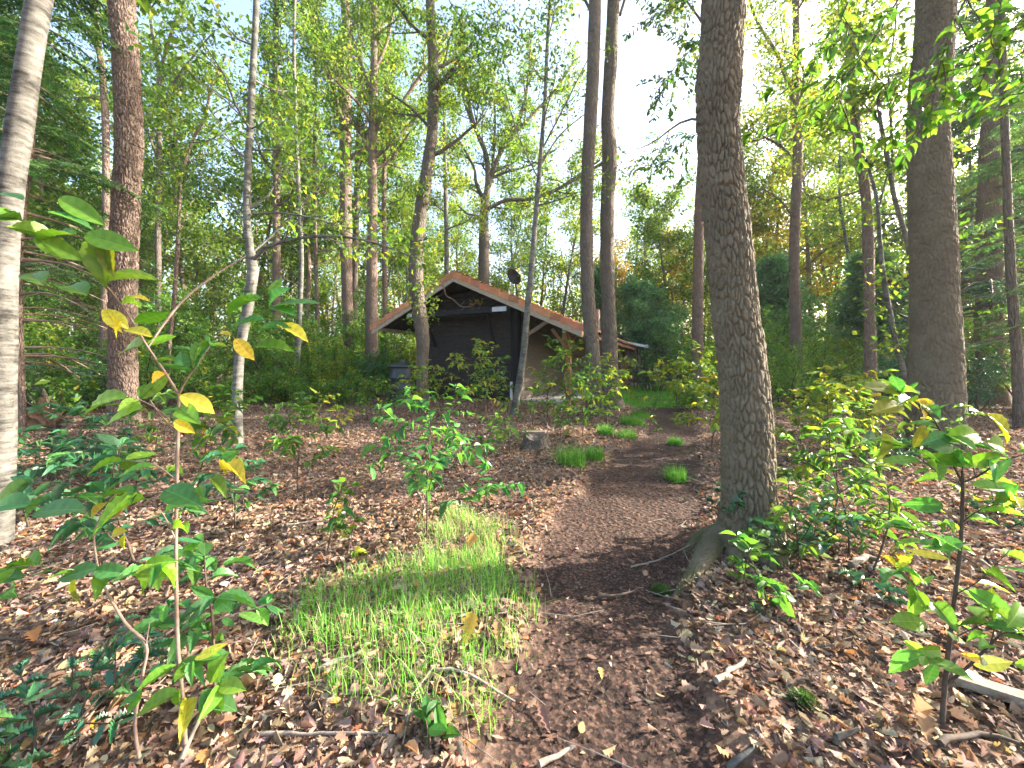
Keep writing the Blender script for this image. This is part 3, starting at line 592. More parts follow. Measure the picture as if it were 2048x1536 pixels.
# compost bin
p0 = HW(-.35, -2.55, 0); p0 = P(806, 800, 12.0); p0[2] = hz1(p0[0], p0[1])-.02
M['bin'] = plain_mat('black_plastic', (.018, .02, .025), (.035, .038, .045), 4, (1, 1, 3), .38, .1, .003, .5)
cbn = thing('compost_bin', 'ribbed black plastic compost bin with domed lid beside the dark wall', 'compost bin', tuple(p0))
def lathe(mb, p0, prof, n=32):
    prof = np.array(prof, float); th = np.arange(n)/n*6.2832; V = np.stack([p0[0]+prof[:, :1]*np.cos(th), p0[1]+prof[:, :1]*np.sin(th), np.broadcast_to(p0[2]+prof[:, 1:], (len(prof), n))], -1)
    mb.add(V.reshape(-1, 3), [(a*n+k, a*n+(k+1) % n, a*n+n+(k+1) % n, a*n+n+k) for a in range(len(prof)-1) for k in range(n)])
mb = MB(); lathe(mb, p0, [(0, 0), (.44, 0), (.44, .08), (.415, .1), (.43, .36), (.445, .40), (.445, .46), (.415, .50), (.42, .72), (.435, .75), (.435, .80), (.405, .83), (.40, 1.06), (.40, 1.10), (0, 1.10)]); mb.build('body', M['bin'], cbn, p0)
mb = MB(); lathe(mb, p0, [(0, 1.10), (.44, 1.085), (.45, 1.13), (.43, 1.17), (.30, 1.22), (.13, 1.235), (.13, 1.30), (.10, 1.32), (0, 1.32)]); mb.build('lid', M['bin'], cbn, p0)
# ------------------------------------------------------------------ trees
YG = [(.05, .11, .024), (.09, .17, .03), (.15, .22, .034), (.26, .28, .04), (.40, .30, .045)]
PAL = {
 'green': (YG, [4, 5, 3, 1, .2]), 'fresh': (YG, [4, 5, 3, 1.1, .2]), 'yellow': (YG, [2, 4, 4, 2.6, .8]),
 'orange': ([(.14, .18, .03), (.28, .24, .035), (.36, .22, .04), (.33, .15, .035)], [2, 3, 3, 2]),
 'dark': ([(.025, .06, .022), (.04, .085, .028), (.06, .11, .03)], [3, 4, 2]),
 'blue': ([(.08, .175, .10), (.11, .22, .11), (.15, .27, .11)], [3, 4, 2]),
}
def rot_about(d, ang, rng):
    a = nrm(np.cross(d, rng.normal(0, 1, 3))); return nrm(d*math.cos(ang)+np.cross(a, d)*math.sin(ang))
def grow(tubes, tips, p, d, L, r, lvl, mx, rng, up=.06, wob=.18, nch=(3, 5), step=.3):
    n = max(3, int(L/step)); pts = [np.array(p, float)]; d = nrm(np.asarray(d, float)); dl = [d]
    for i in range(n):
        d = nrm(d+rng.normal(0, wob, 3)+np.array([0, 0, up])); pts.append(pts[-1]+d*L/n); dl.append(d)
    pts = np.array(pts); rad = np.linspace(r, r*.35, len(pts)); tubes.append((pts, rad, lvl))
    if lvl >= mx:
        for i in range(1, len(pts)): tips.append((pts[i], dl[i]))
        return
    for k in range(rng.integers(*nch)+1):
        t_ = rng.uniform(.3, 1) if k else 1.0; i = min(len(pts)-1, int(t_*(len(pts)-1)))
        grow(tubes, tips, pts[i], rot_about(dl[i], rng.uniform(.35, 1.0) if k else .25, rng), L*rng.uniform(.42, .68), rad[i]*rng.uniform(.5, .7), lvl+1, mx, rng, up, wob, nch, step)
def crown_leaves(mb, tips, rng, per, size, pal, spread=.22, tpl=T_FOLD, wr=.62, gap=.0):
    if not tips: return
    tp = np.array([t_[0] for t_ in tips]); td = np.array([t_[1] for t_ in tips])
    if gap: k = rng.uniform(0, 1, len(tp)) > gap; tp, td = tp[k], td[k]
    cl = palette(len(tp), rng, pal[0], pal[1], .2); idx = np.repeat(np.arange(len(tp)), per); n = len(idx)
    pos = tp[idx]+rng.normal(0, spread, (n, 3))*[1, 1, .75]; ax = td[idx]*.5+rng.normal(0, .8, (n, 3))+[0, 0, -.25]
    col = .55*cl[idx]+.45*palette(n, rng, pal[0], pal[1], .2)
    leaves(mb, pos, ax, rng.normal(0, .75, (n, 3))+[0, 0, .8], np.exp(rng.normal(0, .3, n))*size, wr, tpl, col)
def put_tubes(mb, tubes, ns=(9, 6, 4, 3), minr=0.0):
    for p, r, l in tubes:
        if r[0] < minr: continue
        if l >= 2 and len(p) > 4: p, r = p[::2] if len(p) % 2 else np.concatenate([p[::2], p[-1:]]), r[::2] if len(p) % 2 else np.concatenate([r[::2], r[-1:]])
        tube(mb, p, r, ns[min(l, len(ns)-1)])

LABELS = []
def px_trunk(pts, Y, dY=None):
    """(px, py, width px) -> 3-D points and radii at depth Y; dY adds depth at each point"""
    out = []; rad = []
    for k, (px, py, w_) in enumerate(pts):
        y = Y+(0 if dY is None else dY[k] if not np.isscalar(dY) else dY*k); p = P(px, py, y); az = math.atan2(px-CX, F)
        out.append(p); rad.append(w_*y/F/2*math.cos(az))
    return np.array(out), np.array(rad)
def tree(name, label, cat, trunk, Y, bark, limbs=(), top=14., zc=5., nl=14, LL=2.6, lvl=2, per=9, size=.085, pal='fresh', seed=0, epi=0, close=None, group='woodland trees', gap=0., cone=.9, spread=.24, nch=(3, 5), ldY=.12, roots=()):
    rng = np.random.default_rng(seed+100); p, r = px_trunk(trunk, Y)
    p[0, 2] = min(p[0, 2], hz1(p[0, 0], p[0, 1])-.05); org = np.array([p[0, 0], p[0, 1], hz1(p[0, 0], p[0, 1])])
    root = thing(name, label, cat, tuple(org), group); mb = MB()
    vis = len(p); d = nrm(p[-1]-p[-2]); d = nrm(d*.35+[0, 0, 1.]); q = [p[-1]]; qr = [r[-1]]
    while q[-1][2] < top:
        d = nrm(d+rng.normal(0, .05, 3)+[0, 0, .1]); q.append(q[-1]+d*.8); qr.append(max(.03, r[-1]*(1-.75*(q[-1][2]-p[-1][2])/max(.1, top-p[-1][2]+.5))))
    full = np.concatenate([p, np.array(q[1:])]) if len(q) > 1 else p; fr = np.concatenate([r, qr[1:]])
    if close:
        barktube(mb, p, r, **close)
        if len(q) > 1: tube(mb, np.array(q), qr, 12)
    else:
        s = catmull(np.c_[full, fr], .3 if r.mean() > .1 else .2); tube(mb, s[:, :3], s[:, 3]*(1 if 1 else 0), 14 if r.mean() > .1 else 8, rough=.035, rng=rng)
    mb.build('trunk', M[bark], root, org)
    for rp in roots:
        rb = MB(); rp = np.array(rp, float); barktube(rb, rp[:, :3], rp[:, 3], .005, .008, (.022, .05), .009, seed+40); rb.build('root', M[bark], root, org)
    tubes, tips = [], []
    parts = []
    for lb in limbs:
        tubes = []; parts.append(tubes); lp, lr = px_trunk(lb, Y, ldY*rng.choice([-1, 1])); s = catmull(np.c_[lp, lr], .25); tubes.append((s[:, :3], s[:, 3], 0))
        for k in range(2, len(s), 2):
            dd = nrm(s[k, :3]-s[k-1, :3])
            if rng.uniform() < .85: grow(tubes, tips, s[k, :3], rot_about(dd, rng.uniform(.5, 1.2), rng), rng.uniform(.5, 1.)*LL*.5, s[k, 3]*.6, 1, lvl, rng, nch=nch)
    z = full[:, 2]
    for k in range(nl):
        zz = zc+(top-zc)*(k+rng.uniform(0, 1))/nl; i = int(np.clip(np.searchsorted(z, zz), 1, len(z)-1)); a = k*2.4+rng.uniform(-.5, .5)
        tubes = []; parts.append(tubes); f_ = (zz-zc)/max(.1, top-zc); d0 = np.array([math.cos(a), math.sin(a), .35+.9*f_])
        tt = (zz-z[i-1])/max(1e-6, z[i]-z[i-1]); grow(tubes, tips, full[i-1]+(full[i]-full[i-1])*np.clip(tt, 0, 1), d0, LL*(1-cone*.6*f_)*rng.uniform(.7, 1.15), max(.012, fr[i]*.42), 0, lvl, rng, nch=nch)
    tubes = []
    for k in range(epi):
        i = rng.uniform(.12, .999)*(len(full)-1); a = rng.uniform(0, 6.28); b = full[int(i)]+(full[min(int(i)+1, len(full)-1)]-full[int(i)])*(i % 1)
        grow(tubes, tips, b, [math.cos(a), math.sin(a), .3], rng.uniform(.3, .75), .012, lvl, lvl, rng, step=.12)
    lbk = M[bark if bark in ('smooth', 'birch', 'pine') else 'oak']
    for tb in parts:
        lm = MB(); put_tubes(lm, tb); lm.build('limb', lbk, root, org)
    if tubes:
        lm = MB(); put_tubes(lm, tubes); lm.build('shoots', lbk, root, org)['kind'] = 'stuff'
    if tips and per:
        cm = MB(); crown_leaves(cm, tips, rng, int(per*1.7), size*1.15, PAL[pal], spread*.85, gap=gap); cm.build('crown', M['leaf'], root, org)
    return root

oak_big = [(1499, 1118, 150), (1500, 1075, 134), (1499, 1035, 122), (1497, 985, 111), (1493, 870, 107), (1485, 740, 99), (1468, 615, 94), (1458, 500, 93), (1447, 400, 91), (1440, 330, 91), (1436, 240, 88), (1437, 170, 92), (1443, 90, 88), (1447, 0, 87), (1449, -120, 86)]
def flare(k, ph, zf, amp):
    return lambda th, s: 1+amp*np.exp(-s/zf)*(.55+.45*np.cos(th*k+ph))+.16*np.exp(-s/(zf*.5))*np.cos(th*(k+3)+ph*2)
YB = 2.36
def gp_(px, py, r, dz=.0): g = G(px, py); return (g[0], g[1], g[2]+dz, r)
tree('oak_tree', 'big foreground oak with fissured bark and spreading roots on the right path edge', 'tree', oak_big, YB, 'oak_near', top=11, zc=5.0, nl=5, LL=1.8, per=5, seed=1,
     close=dict(seed=5, dth=.0042, dz=.0065, cell=(.026, .075), depth=.019, flare=flare(5, .4, .15, .5)), roots=[[(P(1492, 1060, 2.36)[0], 2.36, .16, .085), gp_(1430, 1100, .072, .05), gp_(1400, 1140, .050, .015), gp_(1374, 1166, .036, .0), gp_(1352, 1188, .018, -.01), gp_(1335, 1200, .008, -.02)],
            [(P(1492, 1040, 2.38)[0], 2.38, .14, .075), gp_(1412, 1080, .06, .03), gp_(1385, 1085, .04, -.01), gp_(1360, 1088, .02, -.04)], [(P(1505, 1050, 2.38)[0], 2.38, .14, .07), gp_(1575, 1100, .05, .03), gp_(1610, 1120, .03, -.01)]])
oak_r = [(1868, 908, 150), (1869, 872, 128), (1870, 800, 120), (1871, 705, 113), (1869, 620, 103), (1868, 579, 100), (1867, 500, 101), (1862, 400, 97), (1857, 300, 93), (1856, 250, 91), (1862, 150, 89), (1868, 80, 86), (1872, 0, 84), (1874, -150, 82)]
tree('oak_tree', 'thick straight fissured oak trunk near the right edge behind the leafy sapling', 'tree', oak_r, 5.2, 'oak_near', top=13, zc=6.5, nl=6, LL=2.2, per=5, seed=2, close=dict(seed=8, dth=.007, dz=.011, cell=(.036, .11), depth=.026, flare=flare(6, 1, .2, .22)))
tree('birch_tree', 'leaning pale grey birch trunk at the far left edge', 'tree', [(-8, 1120, 78), (-2, 1000, 70), (4, 850, 66), (5, 700, 66), (6, 580, 63), (12, 470, 62), (24, 350, 62), (38, 250, 62), (55, 150, 60), (68, 60, 57), (78, 0, 56), (98, -120, 54)], 2.42, 'birch', top=8, zc=5, nl=7, LL=1.6, per=6, seed=3)
tree('oak_tree', 'sunlit brown oak trunk at left with drooping conifer sprays in front', 'tree', [(247, 862, 84), (247, 820, 68), (246, 700, 60), (246, 600, 60), (249, 480, 60), (254, 380, 60), (258, 300, 60), (256, 200, 58), (251, 100, 57), (243, 0, 58), (236, -200, 56)], 7.2, 'pine', top=15, zc=8.6, nl=10, LL=2.8, per=8, seed=4, close=dict(seed=11, dth=.009, dz=.014, cell=(.05, .13), depth=.028, flare=flare(5, 1, .25, .2)))  # paler pine bark instead of oak stands in for sunlight on this trunk
tree('smooth_barked_tree', 'slender smooth grey tree forking at mid height left of the cabin', 'tree', [(474, 892, 28), (474, 800, 23), (480, 700, 22), (495, 620, 22), (506, 540, 24), (501, 500, 19), (494, 440, 17), (496, 340, 16), (502, 220, 15), (508, 100, 14), (513, 0, 13), (515, -150, 11)], 5.5, 'smooth',
     limbs=[[(507, 520, 10), (530, 495, 9), (570, 482, 7), (640, 472, 6), (720, 478, 4.5), (790, 500, 3), (840, 520, 2)], [(505, 428, 5), (560, 425, 4), (640, 440, 3), (700, 465, 2), (760, 500, 1.5)], [(502, 535, 6), (492, 475, 4.5), (480, 430, 4), (450, 392, 3), (400, 352, 2)],
            [(505, 505, 6), (545, 470, 5), (590, 425, 4), (640, 370, 3), (700, 330, 2)], [(505, 300, 4), (560, 300, 3), (620, 330, 2)], [(500, 250, 4), (450, 200, 3), (380, 150, 2)]], top=9, zc=3.2, nl=9, LL=1.3, per=4, size=.07, pal='green', seed=5, gap=.35, spread=.2)
tree('thin_pole_tree', 'very thin straight pale trunk between the grey tree and the forked oak', 'tree', [(592, 792, 11), (598, 650, 11), (603, 520, 10), (598, 400, 9), (592, 250, 8), (588, 100, 7), (590, 0, 6), (592, -60, 5)], 13, 'smooth', top=15, zc=6, nl=12, LL=1.5, per=4, seed=6, gap=.3, size=.08)
tree('thin_pole_tree', 'thin tan crooked trunk just left of the forked oak', 'tree', [(640, 790, 10), (637, 700, 9), (632, 540, 8), (629, 300, 8), (633, 100, 6), (636, 0, 5)], 17, 'pine', top=18, zc=6, nl=12, LL=1.6, per=5, seed=7, size=.09, gap=.2)
tree('forked_oak', 'tall slim oak that forks near the top left of the cabin roof', 'tree', [(700, 780, 28), (698, 690, 24), (695, 600, 22), (692, 480, 24), (691, 300, 24), (690, 210, 26), (688, 140, 26), (693, 60, 18), (690, 0, 17), (688, -60, 15)], 17, 'pine',
     limbs=[[(688, 150, 17), (668, 100, 14), (640, 62, 13), (626, 20, 11), (620, -60, 9)], [(690, 160, 10), (668, 140, 9), (640, 110, 8), (600, 20, 6)], [(694, 320, 8), (720, 300, 7), (735, 260, 5)]], top=20, zc=10, nl=10, LL=2.6, per=9, size=.10, pal='fresh', seed=8)
tree('oak_tree', 'sunlit pinkish oak trunk standing just left of the compost bin', 'tree', [(742, 792, 28), (743, 700, 27), (744, 560, 23), (745, 400, 20), (745, 300, 18), (748, 150, 16), (750, 0, 14), (751, -60, 12)], 16, 'pine',
     limbs=[[(748, 262, 10), (790, 225, 8), (850, 140, 6), (900, 90, 4)], [(746, 318, 9), (800, 270, 7), (855, 205, 5)], [(745, 200, 8), (720, 120, 6), (700, 60, 4)], [(746, 150, 8), (775, 80, 6), (790, 0, 4)]], top=19, zc=9, nl=10, LL=2.6, per=9, size=.10, pal='fresh', seed=9)
tree('curved_oak', 'S-curved oak trunk standing in front of the left half of the dark cabin wall', 'tree', [(847, 815, 28), (844, 740, 24), (846, 680, 27), (839, 625, 29), (832, 560, 30), (835, 480, 28), (842, 420, 26), (853, 350, 25), (865, 260, 22), (867, 150, 21), (862, 60, 19), (860, 0, 18), (858, -100, 17)], 10.0, 'oak',
     limbs=[[(866, 200, 8), (900, 150, 6), (950, 110, 4)], [(866, 262, 7), (820, 215, 5), (770, 180, 3)]], top=15, zc=6.2, nl=10, LL=2.2, per=8, pal='fresh', seed=10, epi=55, size=.075, spread=.17)
tree('leaning_sapling', 'thin pale leaning sapling trunk crossing the right corner of the dark wall', 'tree', [(1026, 832, 18), (1036, 780, 14), (1047, 710, 14), (1053, 640, 12), (1063, 540, 12), (1070, 450, 10), (1080, 330, 9), (1090, 200, 8), (1095, 80, 7), (1100, 0, 6)], 8.8, 'smooth',
     limbs=[[(1084, 300, 4), (1130, 210, 3), (1180, 110, 2)], [(1082, 330, 4), (1120, 270, 3), (1180, 220, 2)], [(1078, 360, 3), (1040, 280, 2.5), (1010, 180, 2)]], top=11, zc=4.5, nl=9, LL=1.4, per=4, seed=11, gap=.3, size=.065)
tree('oak_tree', 'left one of the twin dark trunks standing before the cabin eave', 'tree', [(1193, 834, 40), (1188, 785, 33), (1184, 690, 30), (1176, 590, 27), (1173, 480, 26), (1174, 380, 25), (1180, 250, 26), (1186, 150, 26), (1190, 0, 24), (1192, -100, 23)], 8.3, 'oak', limbs=[[(1190, 40, 6), (1160, -20, 5)]], top=15, zc=8.8, nl=4, LL=2.0, per=6, seed=12, size=.08)
tree('oak_tree', 'right one of the twin dark trunks beside the lawn', 'tree', [(1228, 816, 50), (1222, 785, 38), (1219, 700, 33), (1216, 600, 29), (1214, 480, 28), (1216, 380, 29), (1220, 310, 31), (1215, 240, 26), (1221, 130, 26), (1227, 0, 25), (1228, -100, 23)], 10.0, 'oak', limbs=[[(1240, 30, 6), (1255, -20, 5)], [(1217, 320, 8), (1190, 335, 6), (1150, 360, 5), (1100, 388, 3.5)]], top=16, zc=10.5, nl=5, LL=2.0, per=7, seed=13, size=.085)
tree('spreading_oak', 'spreading many-limbed oak rising behind the cabin ridge', 'tree', [(966, 768, 28), (967, 600, 25), (968, 500, 21), (968, 440, 19), (971, 400, 17), (976, 370, 12), (972, 310, 10), (950, 255, 8), (935, 190, 6), (925, 120, 5)], 22, 'oak',
     limbs=[[(974, 385, 11), (992, 325, 9), (1040, 232, 8), (1056, 160, 6), (1062, 80, 4)], [(1000, 300, 7), (1060, 235, 6), (1110, 180, 5), (1150, 120, 4)], [(969, 405, 10), (952, 365, 7), (946, 330, 5), (905, 260, 4)], [(968, 424, 8), (985, 413, 8), (1015, 400, 7), (1060, 398, 7), (1110, 380, 6), (1150, 355, 5), (1200, 320, 4)],
            [(967, 458, 6), (955, 432, 5), (935, 428, 4), (915, 410, 3)], [(945, 250, 6), (925, 190, 5), (905, 100, 4)], [(985, 335, 6), (990, 250, 5), (985, 150, 4)], [(975, 360, 6), (1010, 345, 5), (1060, 330, 4), (1110, 300, 3)]], top=19, zc=12, nl=8, LL=2.6, per=10, size=.11, pal='fresh', seed=14, nch=(2, 4))
tree('oak_tree', 'straight brown oak with a side limb, right of the big foreground oak', 'tree', [(1597, 792, 32), (1594, 720, 26), (1590, 600, 23), (1588, 520, 22), (1592, 400, 22), (1596, 300, 21), (1594, 230, 23), (1591, 180, 18), (1592, 80, 16), (1592, 0, 14), (1592, -60, 12)], 13.5, 'pine',
     limbs=[[(1592, 228, 13), (1576, 165, 11), (1552, 105, 8), (1515, 45, 6), (1495, -10, 5)], [(1590, 440, 5), (1560, 400, 4), (1530, 380, 3)]], top=15, zc=7, nl=7, LL=2.4, per=8, pal='yellow', seed=15, size=.09)
tree('oak_tree', 'brown trunk half hidden behind the left side of the big foreground oak', 'tree', [(1396, 806, 26), (1395, 700, 24), (1396, 560, 22), (1399, 400, 19), (1404, 300, 17), (1408, 100, 15), (1410, 0, 14)], 11.5, 'pine', top=14, zc=7.5, nl=8, LL=2.2, per=8, pal='yellow', seed=16, size=.085)
tree('oak_tree', 'gently bowed trunk left of the thick right-hand oak', 'tree', [(1744, 826, 32), (1741, 740, 28), (1739, 620, 25), (1737, 500, 25), (1735, 420, 24), (1728, 360, 22), (1716, 290, 20), (1706, 190, 18), (1696, 60, 16), (1690, 0, 15), (1686, -60, 13)], 9.2, 'pine', limbs=[[(1732, 378, 6), (1690, 390, 5), (1650, 400, 4), (1620, 390, 2.5)]], top=13, zc=6.5, nl=7, LL=1.8, per=6, pal='yellow', seed=17, size=.08)
tree('multi_stem_tree', 'pale slender multi-stemmed young tree leaning behind the left side of the thick right-hand oak', 'tree', [(1814, 800, 16), (1812, 760, 14), (1794, 700, 13), (1782, 637, 12), (1772, 585, 12), (1761, 500, 10), (1755, 410, 8), (1744, 359, 7), (1731, 318, 6), (1707, 219, 5), (1690, 120, 4)], 6.0, 'smooth',
     limbs=[[(1816, 780, 15), (1821, 680, 15), (1824, 600, 14), (1818, 500, 12), (1789, 396, 11), (1777, 325, 10), (1761, 246, 9), (1753, 171, 8), (1741, 137, 7), (1710, 92, 5), (1680, 40, 4)], [(1787, 390, 7), (1784, 300, 6), (1780, 200, 6), (1776, 150, 5), (1790, 60, 4), (1795, -20, 4)], [(1757, 420, 5), (1775, 350, 4), (1800, 300, 3)], [(1762, 250, 5), (1720, 200, 3), (1670, 190, 2)]], top=6, zc=4, nl=4, LL=1.1, per=4, size=.075, pal='fresh', seed=18, gap=.1, spread=.17, ldY=.03)
tree('thin_pole_tree', 'straight grey pole trunk at the far right edge among conifer sprays', 'tree', [(2044, 860, 40), (2040, 800, 32), (2033, 700, 27), (2024, 580, 24), (2016, 420, 21), (2010, 260, 19), (2005, 100, 17), (2003, 0, 15), (2002, -80, 14)], 7.0, 'oak', top=12, zc=8, nl=7, LL=1.6, per=5, seed=19)
tree('thin_pole_tree', 'slim grey trunk just left of the sunlit oak in the conifer shade', 'tree', [(205, 800, 20), (210, 600, 18), (212, 300, 16), (206, 170, 15), (196, 80, 13), (188, 0, 12)], 12.5, 'pine', top=14, zc=9, nl=7, LL=1.8, per=6, seed=20)
tree('crooked_sapling', 'crooked pale sapling with twisting bare branches right of the sunlit oak', 'tree', [(336, 790, 9), (338, 700, 9), (348, 602, 9), (355, 500, 9), (361, 359, 8), (370, 325, 7), (386, 280, 6), (410, 232, 6), (424, 171, 5), (452, 110, 4)], 10, 'pine',
     limbs=[[(356, 480, 4), (375, 420, 3), (400, 380, 2)], [(362, 350, 5), (352, 280, 4), (330, 200, 3)], [(400, 245, 4), (430, 225, 3), (470, 205, 2)], [(386, 285, 4), (420, 280, 3), (460, 250, 2), (500, 190, 1.5)]], top=9, zc=4, nl=7, LL=1.4, per=5, pal='fresh', seed=21, size=.07)
tree('oak_tree', 'slim straight trunk behind the grey smooth-barked tree', 'tree', [(553, 790, 20), (553, 600, 17), (553, 400, 16), (551, 200, 14), (552, 0, 11), (552, -60, 10)], 17, 'pine', top=18, zc=8, nl=12, LL=2.2, per=7, pal='fresh', seed=22, size=.1, gap=.15)
tree('forked_tree', 'upright many-forked tree between the sunlit oak and the smooth grey tree', 'tree', [(317, 800, 16), (317, 600, 14), (316, 450, 13), (318, 330, 12), (319, 200, 11), (316, 130, 10), (305, 70, 7), (296, 0, 5)], 15, 'oak', limbs=[[(318, 150, 8), (335, 90, 7), (355, 30, 5), (380, -20, 4)], [(318, 260, 7), (340, 180, 6), (380, 120, 4), (430, 60, 3)], [(318, 330, 6), (290, 240, 5), (275, 150, 4)]], top=16, zc=8, nl=7, LL=2.0, per=5, pal='fresh', seed=23, size=.09, gap=.2)
tree('thin_pole_tree', 'thin pale trunk rising behind the left roof slope', 'tree', [(893, 770, 12), (893, 600, 10), (893, 480, 9), (891, 380, 8), (889, 250, 7), (888, 100, 5)], 20, 'smooth', top=17, zc=8, nl=12, LL=1.8, per=6, pal='yellow', seed=24, size=.1)
tree('thin_pole_tree', 'thin brown trunk between the pinkish oak and the S-curved oak', 'tree', [(771, 780, 13), (770, 600, 11), (768, 400, 9), (772, 200, 8), (776, 60, 6)], 19, 'pine', top=18, zc=9, nl=10, LL=2.0, per=7, pal='green', seed=25, size=.1)
tree('oak_tree', 'slim dark trunk behind the forked oak, half hidden', 'tree', [(708, 775, 14), (709, 600, 13), (712, 450, 12), (716, 300, 10), (722, 100, 8)], 21, 'oak', top=20, zc=9, nl=10, LL=2.3, per=8, pal='fresh', seed=26, size=.11)

# conifers: drooping boughs of flat sprays
def conifer(name, label, trunk, Y, top, z0, n, L, seed, pal, bark='pine', droop=.28, dead=0, blade=(.07, .013), per=26, azr=(0, 6.283), group='conifers'):
    rng = np.random.default_rng(seed); p, r = px_trunk(trunk, Y); p[0, 2] = hz1(p[0, 0], p[0, 1])-.05; org = np.array([p[0, 0], p[0, 1], p[0, 2]+.05])
    root = thing(name, label, 'conifer', tuple(org), group); q = [p[-1]]; qr = [r[-1]]
    while q[-1][2] < top: q.append(q[-1]+[0, 0, .8]); qr.append(max(.02, r[-1]*(1-(q[-1][2]-p[-1][2])/(top-p[-1][2]+.8))))
    full = np.concatenate([p, q[1:]]) if len(q) > 1 else p; fr = np.concatenate([r, qr[1:]]); mb = MB(); s = catmull(np.c_[full, fr], .25); tube(mb, s[:, :3], s[:, 3], 16, rough=.05, rng=rng); mb.build('trunk', M[bark], root, org)
    conifer_parts(root, org, full, fr, top, z0, n, L, rng, pal, droop, dead, blade, per, azr); return root
def conifer_parts(root, org, full, fr, top, z0, n, L, rng, pal, droop, dead, blade, per, azr=(0, 6.283)):
    bm, fm = MB(), MB(); bp, ba, bn, bl, bc = [], [], [], [], []
    for k in range(n+dead):
        isd = k >= n; zz = z0+(top-z0)*((k+rng.uniform(0, 1))/n)**1.15 if not isd else rng.uniform(max(.6, z0*.35), z0+1.2)
        i = int(np.clip(np.searchsorted(full[:, 2], zz), 1, len(full)-1)); t_ = np.clip((zz-full[i-1, 2])/max(.01, full[i, 2]-full[i-1, 2]), 0, 1); b = full[i-1]+(full[i]-full[i-1])*t_
        a = rng.uniform(*azr); f_ = (zz-z0)/(top-z0); l = L*(1-.85*np.clip(f_, 0, 1))*rng.uniform(.65, 1.1)*(.7 if isd else 1); m_ = 9; st = np.linspace(0, 1, m_)
        d = np.array([math.cos(a), math.sin(a), 0]); pts = b+d*(l*st)[:, None]+np.array([0, 0, 1.])*((.12*st-droop*st**2)*l+rng.normal(0, .02, m_).cumsum()*.4)[:, None]
        tube(bm, pts, np.linspace(.028*l/2.5+.006, .004, m_), 5)
        sd_ = np.array([-d[1], d[0], 0])
        for s_ in np.linspace(.15, 1, int(7+l*5)):
            for sg in (-1, 1):
                base = np.array([np.interp(s_, st, pts[:, c]) for c in range(3)]); tl = (.16+.28*l/3*(1-s_*.6))*rng.uniform(.7, 1.3)*1.3; td = nrm(sd_*sg*.9+d*.75+[0, 0, -.35-.3*rng.uniform()]+rng.normal(0, .15, 3)*[1, 1, 1])
                if isd:
                    if rng.uniform() < .5: tube(bm, [base, base+td*tl*.9], [.004, .002], 3)
                    continue
                u_ = np.linspace(.05, 1, per//2); side = nrm(np.cross(td, [0, 0, 1.]))
                cc = palette(1, rng, pal[0], pal[1], .22)[0]
                for g in (-1, 1):
                    bp.append(base+td*(tl*u_)[:, None]+rng.normal(0, .006, (len(u_), 3))); ba.append(td*.8+side*g+np.array([0, 0, -.25])+rng.normal(0, .22, (len(u_), 3))); bl.append(blade[0]*(1.15-.6*u_)*rng.uniform(.7, 1.3, len(u_))); bc.append(np.tile(cc, (len(u_), 1))*np.exp(rng.normal(0, .12, (len(u_), 1))))
    bp = np.concatenate(bp); ba = np.concatenate(ba); bl = np.concatenate(bl); bc = np.concatenate(bc)
    leaves(fm, bp, ba, rng.normal(0, .35, bp.shape)+[0, 0, 1], bl, blade[1]/blade[0]*1.6, T_RHOMB, bc)
    bm.build('bough', M['twig_pale'] if dead else M['twig'], root, org); fm.build('foliage', M['needle'], root, org)
CON = ([(.065, .155, .06), (.095, .20, .065), (.14, .25, .07)], [3, 4, 2]); CONB = ([(.032, .08, .058), (.055, .115, .072), (.08, .145, .07)], [3, 4, 2])
conifer('hemlock_tree', 'feathery drooping conifer behind the pale birch trunk at upper left', [(46, 800, 18), (41, 690, 16), (40, 500, 15), (62, 300, 13), (84, 0, 11)], 6.6, 11, 2.7, 120, 2.3, 31, CON, dead=46, blade=(.06, .017), per=26, droop=.36)
conifer('redwood_tree', 'thick red-brown conifer trunk near the right edge veiled by drooping sprays', [(1985, 812, 92), (1982, 770, 70), (1979, 650, 60), (1978, 500, 58), (1981, 350, 54), (1986, 200, 47), (1990, 0, 40)], 11.0, 17, 2.8, 110, 3.4, 32, CONB, dead=26, blade=(.09, .024), per=24, droop=.36)
conifer('hemlock_tree', 'feathery conifer hanging into the right edge beyond the grey pole trunk', [(2150, 830, 40), (2140, 400, 34)], 7.6, 10, 1.6, 90, 2.6, 38, CON, blade=(.065, .018), per=22, dead=14)

